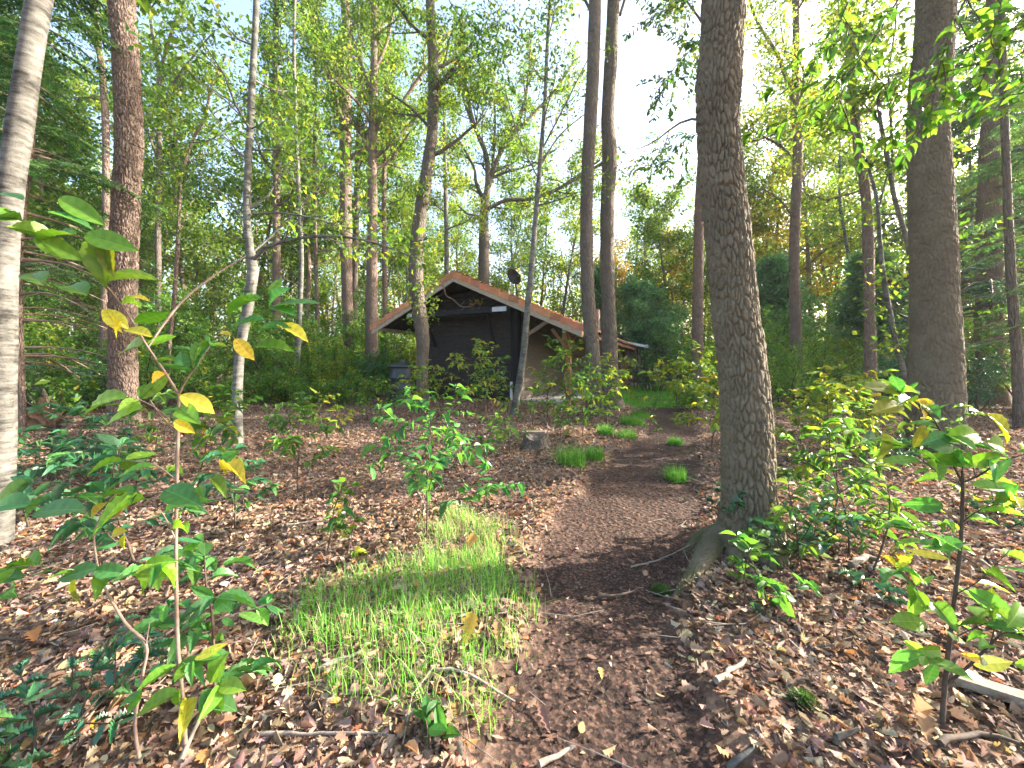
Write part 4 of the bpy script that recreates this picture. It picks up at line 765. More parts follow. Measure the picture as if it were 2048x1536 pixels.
# ------------------------------------------------------------------ woodland behind: a few kinds, copied as whole trees
def proto(name, label, h_, r0, zc, nl, LL, per, size, pal, seed, bark, lean=.03, spread=.34, nch=(3, 5), lvl=2, up=.06, loc=(0, 0, 0), conic=.5):
    rng = np.random.default_rng(seed); root = thing(name, label, 'tree', loc, 'background trees'); n = int(h_/.7); p = [np.zeros(3)-[0, 0, .1]]; d = np.array([rng.normal(0, lean), rng.normal(0, lean), 1.])
    for k in range(n): d = nrm(d+rng.normal(0, .045, 3)+[0, 0, .05]); p.append(p[-1]+d*h_/n)
    p = np.array(p); r = r0*(1-.85*np.linspace(0, 1, n+1)); r[0] *= 1.25; mb = MB(); tube(mb, p, r, 10, rough=.03, rng=rng); mb.build('trunk', M[bark], root)
    tips = []
    for k in range(nl):
        tubes = []; f_ = (k+rng.uniform(0, 1))/nl; zz = zc+(h_-zc)*f_; i = int(np.clip(np.searchsorted(p[:, 2], zz), 1, n)); a = k*2.4+rng.uniform(-.6, .6)
        grow(tubes, tips, p[i], [math.cos(a), math.sin(a), .35+.9*f_], LL*(1-conic*f_)*rng.uniform(.6, 1.2), max(.02, r[i]*.5), 0, lvl, rng, nch=nch, step=.4, up=up)
        lm = MB(); put_tubes(lm, tubes, (6, 4, 3, 3)); lm.build('limb', M[bark], root)
    cm = MB(); crown_leaves(cm, tips, rng, int(per*1.65), size*1.2, PAL[pal], spread*.85, tpl=T_RHOMB); cm.build('crown', M['leaf'], root); return root
def yew(label, px, Y, h_, LL, seed, zc=.4, nl=46, per=9, size=.12):
    loc = np.array([(px-CX)/F*Y, Y, 0.]); o = proto('dark_conifer', label, h_, .16, zc, nl, LL, per, size, 'blue', seed, 'pine', spread=.22, up=-.03, loc=tuple(loc), conic=.85); o['category'] = 'conifer'; o['group'] = 'conifers'; return o
yew('dark blue-green conifer right of the cabin beyond the lawn', 1290, 24, 6.0, 2.4, 134)
yew('small dark conifer behind the gap between the twin trunks', 1196, 25, 7.4, 1.5, 135)
yew('dark conifer behind the oak that stands right of the foreground oak', 1548, 19, 6.2, 1.7, 136)
yew('dark conifer between the bowed trunk and the thick right-hand oak', 1770, 15, 5.2, 1.3, 137, size=.10)
PT = {
 'fresh green broadleaf tree': dict(h_=16, r0=.17, zc=4.5, nl=16, LL=3.0, per=7, size=.13, pal='fresh', seed=51, bark='pine'),
 'yellowing open-crowned tree': dict(h_=15, r0=.15, zc=4, nl=14, LL=2.9, per=6, size=.13, pal='yellow', seed=52, bark='pine'),
 'slender pale-stemmed tree': dict(h_=17, r0=.10, zc=6, nl=14, LL=2.0, per=6, size=.12, pal='fresh', seed=53, bark='smooth'),
 'dark green leafy tree': dict(h_=12, r0=.14, zc=2.5, nl=16, LL=2.8, per=7, size=.13, pal='green', seed=54, bark='oak'),
 'orange-tinged autumn tree': dict(h_=11, r0=.12, zc=2.5, nl=14, LL=2.6, per=6, size=.13, pal='orange', seed=55, bark='oak'),
 'leaning airy tree': dict(h_=16, r0=.14, zc=5, nl=13, LL=3.2, per=5, size=.13, pal='yellow', seed=56, bark='oak', lean=.1),
}
# landmarks across the picture, used to say where a background tree or bush stands
LM = [(-80, 'left edge'), (5, 'birch'), (247, 'sunlit oak'), (475, 'grey forked tree'), (595, 'thin pale pole'), (697, 'forked oak'), (745, 'pinkish oak'), (845, 'S-curved oak'), (967, 'spreading oak'), (1055, 'leaning sapling'), (1182, 'left twin trunk'), (1220, 'right twin trunk'), (1396, 'half-hidden trunk'), (1490, 'foreground oak'), (1592, 'side-limbed oak'), (1740, 'bowed trunk'), (1868, 'thick right oak'), (1980, 'redwood'), (2150, 'right edge')]
def between(px):
    for (a, n1), (b, n2) in zip(LM, LM[1:]):
        if a <= px < b: return 'between the '+n1+' and the '+n2
    return 'beyond the '+(LM[0][1] if px < LM[0][0] else LM[-1][1])
SITES = []   # (label stem, depth, root)
def name_sites(sites):
    by = {}
    for s in sites: by.setdefault(s[0], []).append(s)
    for stem_, g in by.items():
        g.sort(key=lambda s: s[1])
        if len(g) == 1: words_ = ['']
        elif len(g) == 2: words_ = ['nearer ', 'farther ']
        else: words_ = ['nearest ', 'second nearest ', 'third nearest ', 'fourth nearest ', 'fifth nearest '][:len(g)-1]+['farthest ']
        for s, w_ in zip(g, words_): s[2]['label'] = w_+stem_
K = list(PT)
BG = [(-160, 12, 3), (-60, 18, 0), (20, 22, 3), (60, 15, 3), (95, 27, 0), (150, 20, 1), (185, 33, 0), (232, 26, 3), (285, 22, 0), (300, 34, 1), (345, 27, 2), (385, 20, 0), (420, 30, 3), (440, 38, 1), (505, 24, 1), (530, 33, 0), (570, 27, 3), (610, 22, 0), (650, 30, 1), (665, 38, 0), (722, 26, 0), (760, 32, 1), (795, 24, 2), (815, 36, 0), (868, 28, 1), (905, 36, 0), (935, 30, 5), (1000, 34, 1), (1040, 28, 2), (1085, 36, 0), (1120, 30, 1), (1150, 40, 2), (1205, 38, 4), (1250, 33, 4), (1272, 40, 1), (1305, 36, 0), (1330, 44, 1), (1352, 32, 4), (1375, 38, 5), (1340, 27, 3), (1390, 30, 1),
      (1412, 36, 1), (1440, 26, 1), (1475, 30, 5), (1525, 27, 1), (1560, 34, 5), (1580, 24, 4), (1630, 22, 1), (1655, 30, 0), (1685, 26, 5), (1700, 36, 1), (1715, 20, 2), (1765, 28, 0), (1800, 22, 1), (1830, 32, 5), (1900, 18, 2), (1925, 26, 1), (1955, 22, 0), (2010, 24, 3), (2060, 20, 2), (2120, 22, 3), (2230, 14, 3), (2350, 18, 0)]
protos = {}
def site(px, Y, k, rng=R, sc_=None):
    x = (px-CX)/F*Y; loc = (x, Y, hz1(x, Y)); s = rng.uniform(.88, 1.15) if sc_ is None else sc_
    if k not in protos: protos[k] = proto('tree', 'tree', loc=(0, 0, 0), **PT[K[k]]); o = protos[k]; o.location = loc; o.rotation_euler.z = rng.uniform(0, 6.28); o.scale = (s,)*3
    else: o = dup(protos[k], loc, rng.uniform(0, 6.28), s)
    o.name = K[k].replace('-', '_').replace(' ', '_') if 0 else 'broadleaf_tree'; SITES.append([K[k]+' far back '+between(px), Y, o]); return o
for px, Y, k in BG: site(px, Y, k)
name_sites(SITES)
# unseen tree added outside the picture at right to shade the foreground
OFF = [(11, 1.5, 3)]
for q, (x, y, k) in enumerate(OFF):
    o = dup(protos[k], (x, y, 0), R.uniform(0, 6.28), R.uniform(.9, 1.1), K[k]+' outside the picture, right of everything', 'trees beside the picture')

# far wood: one mass of foliage and stems that nobody could count
fw = MB(); fm = MB(); n = 80000; th = R.uniform(-1.15, 1.15, n); rr = R.uniform(46, 72, n); hgt = (17+5.0*vnoise(np.stack([th*9, th*4], -1), 91))*(1-.22*np.exp(-((th-.38)/.12)**2)); z = R.uniform(0, 1, n)**1.1*hgt
pos = np.stack([np.sin(th)*rr, np.cos(th)*rr, z], -1); cl = palette(n, R, YG+[(.3, .18, .04)], [3, 4, 4, 3, 1, .6], .25)
leaves(fw, pos, R.normal(0, 1, (n, 3)), R.normal(0, .8, (n, 3))+[0, 0, .6], R.uniform(.25, .6, n), .7, T_RHOMB, cl)
far = fw.build('far_woods', M['leaf']); tag(far, 'distant sunlit woodland closing the view behind the trees', 'woods', kind='stuff')
for k in range(150):
    th_ = R.uniform(-1.1, 1.1); r_ = R.uniform(42, 66); b = np.array([math.sin(th_)*r_, math.cos(th_)*r_, -.2]); d = np.array([R.normal(0, .05), R.normal(0, .05), 1.]); h_ = R.uniform(11, 18); tube(fm, [b, b+d*h_*.5, b+d*h_+R.normal(0, .4, 3)*[1, 1, 0]], [.16, .11, .05], 5)
fs = fm.build('far_stems', M['pine']); tag(fs, 'thin distant stems standing in the far woodland', 'woods', kind='stuff')
# ------------------------------------------------------------------ understorey shrubs (whole-plant copies) and saplings
SG = ([(.045, .12, .03), (.075, .17, .032), (.12, .22, .035), (.19, .26, .04), (.42, .34, .035)], [4, 5, 4, 1.6, .25])
SB = ([(.034, .115, .062), (.048, .145, .065), (.08, .20, .06)], [4, 4, 2])
SY = ([(.09, .18, .03), (.15, .23, .035), (.25, .27, .035), (.42, .34, .04)], [3, 4, 2, .8])
def shrub(name, h_, nst, rad, per, size, pal, seed, mat='leaf', tpl=T_FOLD, wr=.6, spread=.14, loc=(0, 0, 0), bark='twig', LL=.5):
    rng = np.random.default_rng(seed); root = thing(name, name, 'shrub', loc, 'understorey shrubs'); tubes, tips = [], []
    for k in range(nst):
        a = k*2.4+rng.uniform(-.4, .4); f_ = math.sqrt((k+.5)/nst); p0 = np.array([math.cos(a)*f_*rad*.35, math.sin(a)*f_*rad*.35, -.05]); d = np.array([math.cos(a)*f_*rad/h_*.9, math.sin(a)*f_*rad/h_*.9, 1.])
        L = h_*rng.uniform(.65, 1.05); n = max(4, int(L/.25)); pts = [p0]; dd = nrm(d)
        for i in range(n): dd = nrm(dd+rng.normal(0, .1, 3)); pts.append(pts[-1]+dd*L/n)
        pts = np.array(pts); tubes.append((pts, np.linspace(.008+.008*h_, .003, len(pts)), 1))
        for i in range(1, len(pts)):
            if pts[i][2] < h_*.12: continue
            for q in range(2): grow(tubes, tips, pts[i], rot_about(dd, rng.uniform(.7, 1.5), rng), LL*rng.uniform(.5, 1.2)*(1.15-.6*i/len(pts)), .005, 2, 2, rng, up=.03, step=.13)
    mb = MB(); put_tubes(mb, tubes, (6, 5, 3)); mb.build('stem', M[bark], root)
    cm = MB(); crown_leaves(cm, tips, rng, per, size, pal, spread*.55, tpl=tpl, wr=wr); cm.build('foliage', M[mat], root); return root
SH = [('leafy_shrub', dict(h_=2.2, nst=9, rad=1.1, per=8, size=.085, pal=SG, seed=61), 'fresh green shrub'),
      ('holly_shrub', dict(h_=1.5, nst=9, rad=.9, per=9, size=.07, pal=SB, seed=62, mat='leaf_holly'), 'dark glossy holly shrub'),
      ('tall_shrub', dict(h_=3.8, nst=8, rad=1.5, per=8, size=.095, pal=SG, seed=63, LL=.75), 'tall leafy thicket shrub'),
      ('yellow_shrub', dict(h_=2.4, nst=8, rad=1.1, per=8, size=.085, pal=SY, seed=64), 'sunny yellow-green shrub'),
      ('low_shrub', dict(h_=.8, nst=8, rad=.7, per=8, size=.075, pal=SG, seed=65, LL=.3), 'low leafy ground shrub'),
      ('airy_shrub', dict(h_=5.2, nst=7, rad=1.8, per=8, size=.10, pal=SG, seed=66, LL=.95, bark='twig_pale'), 'high airy understorey shrub')]
sh_p = {}; SSITES = []
def sh(px, Y, k, s=1.0):
    x = (px-CX)/F*Y; loc = (x, Y, hz1(x, Y)); nm, kw, lab = SH[k]
    if k not in sh_p: sh_p[k] = o = shrub(nm, loc=loc, **kw); o.scale = (s,)*3
    else: o = dup(sh_p[k], loc, R.uniform(0, 6.28), s)
    SSITES.append([lab+' '+between(px), Y, o])
for a in [(40, 9, 1), (70, 12, 3, 1.1), (110, 8.3, 4, 1.2), (60, 15, 5), (135, 14, 2), (150, 10.5, 0), (205, 10, 1), (190, 17, 5), (300, 9.8, 0), (310, 13, 2), (290, 19, 5), (350, 15, 3), (385, 11.5, 0, .7), (400, 14, 2), (425, 18, 5), (440, 10, 4), (520, 11, 4, 1.3), (530, 13.5, 2), (540, 18, 5), (565, 11.5, 4), (610, 13, 0), (620, 16, 2), (640, 20, 5), (665, 12.5, 3, .6), (655, 15, 3), (712, 14.5, 0), (720, 18, 2), (735, 13.5, 0, .6), (760, 14, 1, 1.0), (770, 17.5, 2), (700, 11, 4), (620, 10.4, 4), (790, 20, 5), (815, 18.5, 3, 1.2),
          (1385, 17, 0, .7), (1440, 15, 3, .9), (1385, 18, 2, .8), (1350, 23, 3, 1.2), (1415, 13, 0, .8), (1425, 17, 3), (1420, 24, 5), (1380, 10, 4, .9),
          (1560, 10.5, 0, .8), (1550, 14.5, 2, .9), (1570, 18, 2), (1615, 12.5, 0), (1640, 10, 4), (1635, 16, 3), (1660, 20, 5), (1690, 14, 3), (1700, 11, 0, .8), (1680, 25, 2), (1770, 10.5, 1), (1800, 15, 0), (1930, 9.5, 1), (1915, 14, 2), (2030, 12, 2, .9), (2090, 10, 0), (-60, 8, 2), (-120, 11, 0), (2200, 9, 2), (-10, 13, 5), (1790, 19, 5), (1950, 18, 5)]: sh(*a)
name_sites(SSITES)
# round dark garden shrub by the terrace
dg = shrub('garden_shrub', 1.75, 16, 1.25, 6, .10, ([(.02, .065, .03), (.03, .09, .032), (.05, .12, .035)], [3, 4, 2]), 71, loc=(0, 0, 0), wr=.3); dg.location = tuple(P(1305, 775, 16.5)*[1, 1, 0]); dg['label'] = 'rounded dense dark green garden shrub beside the terrace'; del dg['group']

# ---- saplings with full leaves
def along(pts, spacing, start=.1):
    pts = np.asarray(pts, float); s = np.concatenate([[0], np.cumsum(np.linalg.norm(np.diff(pts, axis=0), axis=1))]); q = np.arange(start*s[-1], s[-1], spacing)
    p = np.stack([np.interp(q, s, pts[:, c]) for c in range(3)], -1); d = nrm(np.stack([np.interp(q+.01, s, pts[:, c])-np.interp(q-.01, s, pts[:, c]) for c in range(3)], -1)); return p, d
def leafy(mb, pts, spacing, size, pal, rng, tpl=T_CHERRY, wr=.44, start=.15, droop=.25, tip=True):
    p, d = along(pts, spacing, start)
    if tip: p = np.concatenate([p, np.repeat(pts[-1:], 3, 0)]); d = np.concatenate([d, np.repeat(nrm(pts[-1:]-pts[-2:-1]), 3, 0)])
    n = len(p)
    if n == 0: return
    sd_ = nrm(np.cross(d, [0, 0, 1.])+rng.normal(0, .25, (n, 3))); sg = np.where(np.arange(n) % 2 == 0, 1, -1)[:, None]; vert = np.abs(d[:, 2:3])
    ra = rng.uniform(0, 6.283, n); rad = np.stack([np.cos(ra), np.sin(ra), np.zeros(n)], -1)
    ax = d*.55+(sd_*sg)*(1-vert)*.9+rad*vert*1.1+[0, 0, -droop]+rng.normal(0, .18, (n, 3)); nm = np.array([0, 0, 1.])+rng.normal(0, .35, (n, 3))
    ax = nrm(ax); pt_ = p+ax*(.06*size)
    leaves(mb, pt_, ax, nm, size*np.exp(rng.normal(-.12, .24, n)), wr*rng.uniform(.8, 1.15, n), tpl, palette(n, rng, pal[0], pal[1], .2), rng.uniform(-.3, 3.0, n))
def sapling(name, label, loc, h_, seed, size=.078, pal=SG, nb=6, mat='leaf_gloss', tpl=T_CHERRY, wr=.44, group='cherry saplings', lean=(0, 0), spacing=.026, stem=.005, blen=.48, cat='sapling'):
    rng = np.random.default_rng(seed); root = thing(name, label, cat, tuple(loc), group); n = 8; pts = [np.zeros(3)-[0, 0, .03]]; d = nrm(np.array([lean[0], lean[1], 1.]))
    for i in range(n): d = nrm(d+rng.normal(0, .09, 3)); pts.append(pts[-1]+d*h_/n)
    s = catmull(np.array(pts), .03 if h_ < 1.5 else .06); sm, fm = MB(), MB(); tube(sm, s, np.linspace(stem*(1+h_*.4), .0022, len(s)), 6); leafy(fm, s[int(len(s)*.72):], spacing, size, pal, rng, tpl, wr)
    nb = int(nb*1.15)
    for k in range(nb):
        f_ = .22+.7*(k+rng.uniform(0, .8))/nb; b = s[int(f_*(len(s)-1))]; a = k*2.4+rng.uniform(-.5, .5); L = h_*blen*(1.1-.65*f_)*rng.uniform(.7, 1.2); q = [b]; dd = nrm(np.array([math.cos(a), math.sin(a), .55]))
        for i in range(5): dd = nrm(dd+rng.normal(0, .12, 3)+[0, 0, -.03]); q.append(q[-1]+dd*L/5)
        q = np.array(q); tube(sm, q, np.linspace(.004*(.6+h_*.4), .0014, 6), 5); leafy(fm, q, spacing, size, pal, rng, tpl, wr)
        if h_ > .9:
            for j in (2, 3):
                dd = rot_about(nrm(q[j]-q[j-1]), .8, rng); q2 = np.array([q[j], q[j]+dd*L*.22, q[j]+dd*L*.42+[0, 0, -.01]]); tube(sm, q2, [.0022, .0018, .0012], 4); leafy(fm, q2, spacing, size, pal, rng, tpl, wr)
    sm.build('stem', M['twig'], root); fm.build('foliage', M[mat], root); return root
def sp(px, py, hpx, label, seed, **kw):
    g = G(px, py); return sapling('cherry_sapling', label, g, hpx/F*g[1], seed, **kw)
sp(852, 1075, 300, 'full green sapling left of the path between the stump and the grass patch', 201, nb=9, pal=([(.045, .15, .055), (.06, .18, .05), (.10, .23, .045)], [3, 4, 3]), blen=.62, lean=(-.12, 0))
sp(968, 935, 120, 'small thin sapling standing left of the tree stump', 202, nb=5)
sp(596, 980, 200, 'spindly sapling on the open litter below the thin pale pole', 203, nb=6, size=.075)
sp(655, 1108, 150, 'small seedling with few leaves left of the full green sapling', 204, nb=4)
sp(695, 1118, 80, 'tiny bright-leaved seedling at the upper left of the grass patch', 205, nb=3, pal=SY)
sp(932, 835, 160, 'bushy yellow-green sapling against the middle of the dark cabin wall', 206, nb=11, size=.11, pal=SY, blen=.6, spacing=.05)
sp(975, 825, 110, 'drooping green sapling against the dark wall near the downpipe', 207, nb=8, size=.13, blen=.55, spacing=.05)
sp(845, 838, 125, 'leafy sapling wrapping the foot of the S-curved trunk', 208, nb=8, size=.11, pal=SY, spacing=.05)
sp(790, 835, 80, 'low green sapling in front of the compost bin', 209, nb=9, size=.11, blen=.7, spacing=.05)
sp(735, 840, 100, 'green sapling left of the compost bin near the pinkish oak', 210, nb=9, size=.11, blen=.7, spacing=.05)
sp(1138, 845, 190, 'tall upright sapling in front of the open bay posts', 211, nb=9, size=.11, spacing=.05, blen=.4)
sp(1095, 838, 165, 'thin upright sapling in front of the sunlit side wall', 212, nb=8, size=.10, spacing=.05, pal=SY, blen=.35)
sp(1165, 870, 140, 'bushy sapling at the foot of the left twin trunk', 213, nb=10, size=.10, blen=.6, spacing=.045)
sp(1212, 845, 150, 'yellowing sapling in front of the right twin trunk', 214, nb=9, size=.10, pal=SY, spacing=.045)
sp(1065, 850, 90, 'low leafy sapling at the foot of the leaning sapling trunk', 215, nb=8, size=.10, blen=.6, spacing=.045)
sp(1120, 885, 90, 'small leafy sapling just right of the tree stump', 216, nb=7, size=.085, blen=.6)
sp(1020, 905, 90, 'low leafy plant in front of the stump on its left', 217, nb=6, size=.085, blen=.6)
sp(1455, 1000+45, 250, 'sapling tucked behind the left side of the foreground oak base', 218, nb=7, pal=SY) if 0 else None
sp(1425, 905, 190, 'sunny yellow-green sapling on the right path edge behind the foreground oak', 219, nb=10, size=.10, pal=SY, blen=.55)
sp(1395, 845, 170, 'upright sapling with pale young leaves right of the lawn', 220, nb=9, size=.12, pal=SY, blen=.5, spacing=.05)
sp(1352, 838, 120, 'drooping bright sapling at the right edge of the lawn', 221, nb=9, size=.13, pal=SY, blen=.7, spacing=.05)
sp(1535, 1180+40, 150, 'small seedling with long pointed leaves at the foot of the foreground oak', 222, nb=4, size=.085, blen=.5, pal=([(.05, .15, .035), (.08, .19, .035)], [1, 1]))
sp(1490, 1215, 130, 'thin seedling on the soil left of the long-leaved seedling', 223, nb=3, size=.075, blen=.5)
sp(1605, 1150, 190, 'sapling growing close against the right side of the oak base', 224, nb=8, size=.07, blen=.5)
sp(1660, 1045, 250, 'upright sapling with thin dark stem between the two big oaks', 225, nb=8, size=.085, blen=.45)
sp(1700, 1110, 260, 'bushy sapling with white-shining leaves between the two big oaks', 226, nb=11, size=.08, blen=.55, pal=([(.05, .13, .04), (.08, .17, .04), (.16, .22, .045)], [3, 3, 2]))
sp(1745, 1150, 190, 'small branching sapling left of the large yellow-leaved sapling', 227, nb=7, size=.07, blen=.6)
sp(1655, 930, 170, 'sunlit yellow-green bushy sapling left of the thick right-hand oak', 228, nb=12, size=.10, pal=SY, blen=.65, spacing=.045)
sp(1720, 915, 190, 'arching bright sapling at the left foot of the thick right-hand oak', 229, nb=10, size=.11, pal=SY, blen=.6, spacing=.045)
sp(1600, 895, 120, 'leafy sapling right behind the foreground oak', 230, nb=9, size=.10, pal=SY, blen=.6, spacing=.045)
sp(1955, 960, 150, 'sapling with pale tips right of the thick right-hand oak', 231, nb=6, size=.07, blen=.5)
sp(1985, 1030, 90, 'low sapling with yellow leaves on the sunlit litter at right', 232, nb=5, size=.08, pal=SY, blen=.6)
sp(560, 900, 120, 'low green sapling right of the smooth grey tree', 233, nb=8, size=.10, blen=.6, spacing=.045)
sp(640, 890, 110, 'sunlit low sapling in the gap below the forked oak', 234, nb=8, size=.10, blen=.6, pal=SY, spacing=.045)
sp(400, 940, 170, 'bushy green sapling left of the smooth grey tree', 235, nb=10, size=.10, blen=.6, spacing=.045)
sp(300, 930, 150, 'green sapling in front of the sunlit oak base', 236, nb=10, size=.10, blen=.6, spacing=.045)
sp(140, 985, 190, 'dark sapling with pale bent stem right of the birch', 237, nb=9, size=.09, pal=SB, blen=.5)
sp(205, 1020, 170, 'blue-green sapling between the birch and the tall foreground sapling', 238, nb=9, size=.085, pal=SB, blen=.6)
sp(60, 1060, 210, 'dark glossy sapling beside the birch base', 239, nb=9, size=.085, pal=SB, blen=.55)
sp(470, 1060, 170, 'green sapling in front of the smooth grey tree base', 240, nb=7, size=.085, pal=SB, blen=.55)
sp(430, 1390, 330, 'dark-stemmed foreground sapling with rosette of oval leaves left of the grass patch', 241, nb=7, size=.085, blen=.4, pal=([(.05, .16, .06), (.07, .20, .055), (.11, .25, .055)], [3, 4, 2]))
sp(300, 1180, 330, 'blue-green leafy sapling behind the tall foreground sapling', 242, nb=9, size=.09, pal=SB, blen=.5)
sp(862, 1500, 70, 'small broad-leaved seedling at the bottom edge of the grass patch', 243, nb=2, size=.085, pal=([(.05, .15, .04)], [1]))
sp(1300, 862, 40, 'tiny grey-stemmed seedling on the lawn edge', 244, nb=4, size=.05)
sp(1780, 1330, 60, 'small green sprout on the litter left of the large sapling', 245, nb=2, size=.055) if 0 else None

# ---- the three large foreground saplings, stems placed one by one
def custom(name, label, base, branches, seed, size, pal, extra=(), mat='leaf_gloss', bark='twig_pale', skip=()):
    rng = np.random.default_rng(seed); g = G(*base); root = thing(name, label, 'sapling', tuple(g), 'cherry saplings'); sm, fm = MB(), MB()
    for k, (br, lf) in enumerate(branches):
        p = np.array([P(a[0], a[1], a[2]) for a in br]); r = [a[3]*a[2]/F/2*math.cos(math.atan2(a[0]-CX, F))*.95 for a in br]
        if br[0][1] > base[1]-5: p[0] = g-[0, 0, .02]
        s = catmull(np.c_[p, r], .02); tube(sm, s[:, :3], s[:, 3], 7, rough=.05, rng=rng)
        if lf: leafy(fm, s[:, :3], lf*.62, size, pal, rng, start=.2)
    for px, py, Y, Lp, ang, tilt, col in extra:     # single leaves: base pixel, depth, length px, direction in the picture, how far the blade turns to the camera
        p = P(px, py, Y); a = math.radians(ang); ax = np.array([math.cos(a), rng.normal(0, .25), math.sin(a)]); nm = np.array([rng.normal(0, .15), -tilt, 1-tilt*.8])
        leaves(fm, [p], [ax], [nm], [Lp*Y/F], [rng.uniform(.42, .54)], T_CHERRY, [np.array(col)*np.exp(rng.normal(0, .06, 3))], [rng.uniform(.4, 1.5)])
    sm.build('stem', M[bark], root, g); fm.build('foliage', M[mat], root, g); return root
g1, g2, g3, yl, yb = (.10, .22, .025), (.15, .29, .035), (.065, .19, .055), (.62, .48, .055), (.44, .40, .05)
custom('cherry_sapling', 'tallest foreground sapling with yellow and green leaves, forking above its straight stem', (372, 1500), [
  ([(372, 1500, 1.14, 13), (365, 1400, 1.14, 11), (355, 1280, 1.14, 10), (352, 1100, 1.14, 9), (354, 950, 1.14, 9), (358, 790, 1.14, 8)], 0),
  ([(358, 790, 1.14, 7), (330, 745, 1.13, 7), (296, 695, 1.1, 6), (250, 620, 1.05, 5), (190, 545, .98, 5), (120, 480, .93, 4), (40, 440, .9, 3)], .10),
  ([(296, 695, 1.1, 5), (330, 645, 1.15, 6), (370, 597, 1.2, 6), (430, 550, 1.25, 5), (492, 512, 1.3, 3)], 0),
  ([(358, 790, 1.14, 6), (372, 760, 1.13, 5), (392, 735, 1.12, 4), (420, 690, 1.1, 3)], .09),
  ([(340, 1000-160, 1.14, 4), (310, 815, 1.12, 4), (280, 800, 1.1, 3)], .1), ([(354, 860, 1.14, 4), (325, 835, 1.1, 3), (300, 800, 1.1, 3)], 0),
  ([(352, 1000, 1.14, 4), (400, 970, 1.12, 3), (440, 940, 1.1, 2)], .09), ([(353, 960, 1.14, 4), (310, 930, 1.16, 3), (250, 920, 1.18, 2)], .08), ([(352, 1080, 1.14, 4), (320, 1020, 1.1, 3), (270, 985, 1.08, 2)], .1),
  ([(360, 1400, 1.14, 5), (395, 1390, 1.12, 4), (440, 1370, 1.1, 3)], .09), ([(352, 1380, 1.14, 4), (322, 1370, 1.12, 3), (285, 1375, 1.1, 2)], .12), ([(352, 1330, 1.14, 3), (370, 1325, 1.1, 2), (385, 1320, 1.1, 2)], .06)],
  301, .088, ([g1, g2, g3, yb], [3, 3, 3, .7]), extra=[
  (120, 395, .9, 88, -32, .75, g1), (45, 400, .9, 70, 160, .3, g3), (98, 425, .88, 75, -12, .25, g3), (70, 475, .88, 82, -28, .8, g1), (150, 470, .88, 80, 175, .3, g1), (170, 470, .9, 92, -14, .85, g1), (208, 472, .95, 105, -80, .9, (.10, .17, .015)), (185, 480, .95, 60, -5, .3, g3), (222, 480, .95, 80, -75, .8, (.16, .19, .02)),
  (65, 548, .92, 80, -18, .4, g1), (140, 572, 1.0, 75, -12, .4, g1), (205, 620, 1.05, 55, -40, .5, yb), (215, 618, 1.02, 52, -60, .9, yl), (245, 640, 1.02, 42, -130, .8, yl), (252, 660, 1.0, 60, -6, .4, yb), (285, 690, 1.0, 78, 185, .6, (.13, .19, .02)), (262, 595, 1.0, 30, 0, .5, yb),
  (330, 748, 1.1, 45, 200, .85, (.6, .38, .05)), (350, 840, 1.12, 42, -45, .8, yl), (254, 795, 1.05, 100, 190, .5, g2), (285, 815, 1.05, 92, 200, .5, g2), (360, 815, 1.1, 72, -18, .6, g2), (362, 790, 1.1, 70, -30, .5, yb), (395, 732, 1.1, 60, 80, .6, g3), (372, 745, 1.1, 55, 120, .5, g3),
  (470, 678, 1.2, 55, -50, .9, yl), (462, 672, 1.2, 30, 160, .5, yb), (505, 590, 1.1, 65, 190, .4, g1), (520, 600, 1.1, 85, 185, .3, g1), (540, 610, 1.1, 60, 40, .7, g3), (545, 600, 1.1, 50, 75, .7, g1), (548, 612, 1.1, 95, 8, .3, g3), (540, 618, 1.1, 75, -6, .3, g3), (530, 640, 1.1, 60, 185, .3, g3), (555, 650, 1.1, 70, -18, .3, yb), (520, 660, 1.1, 70, 12, .4, g3), (510, 695, 1.1, 75, 6, .4, g1), (330, 980, 1.1, 90, -10, .5, g3), (270, 1000, 1.1, 60, -150, .6, (.3, .2, .06)), (240, 985, 1.1, 55, -100, .7, (.3, .24, .14)),
  (355, 1385, 1.1, 75, 195, .3, g2), (420, 1365, 1.1, 60, 65, .5, g2), (440, 1370, 1.1, 55, 5, .4, g2), (435, 1378, 1.1, 50, -80, .8, g1), (425, 1380, 1.1, 40, -110, .7, yb), (350, 1350, 1.1, 70, 30, .5, g1), (360, 1378, 1.1, 45, -100, .8, g2)])
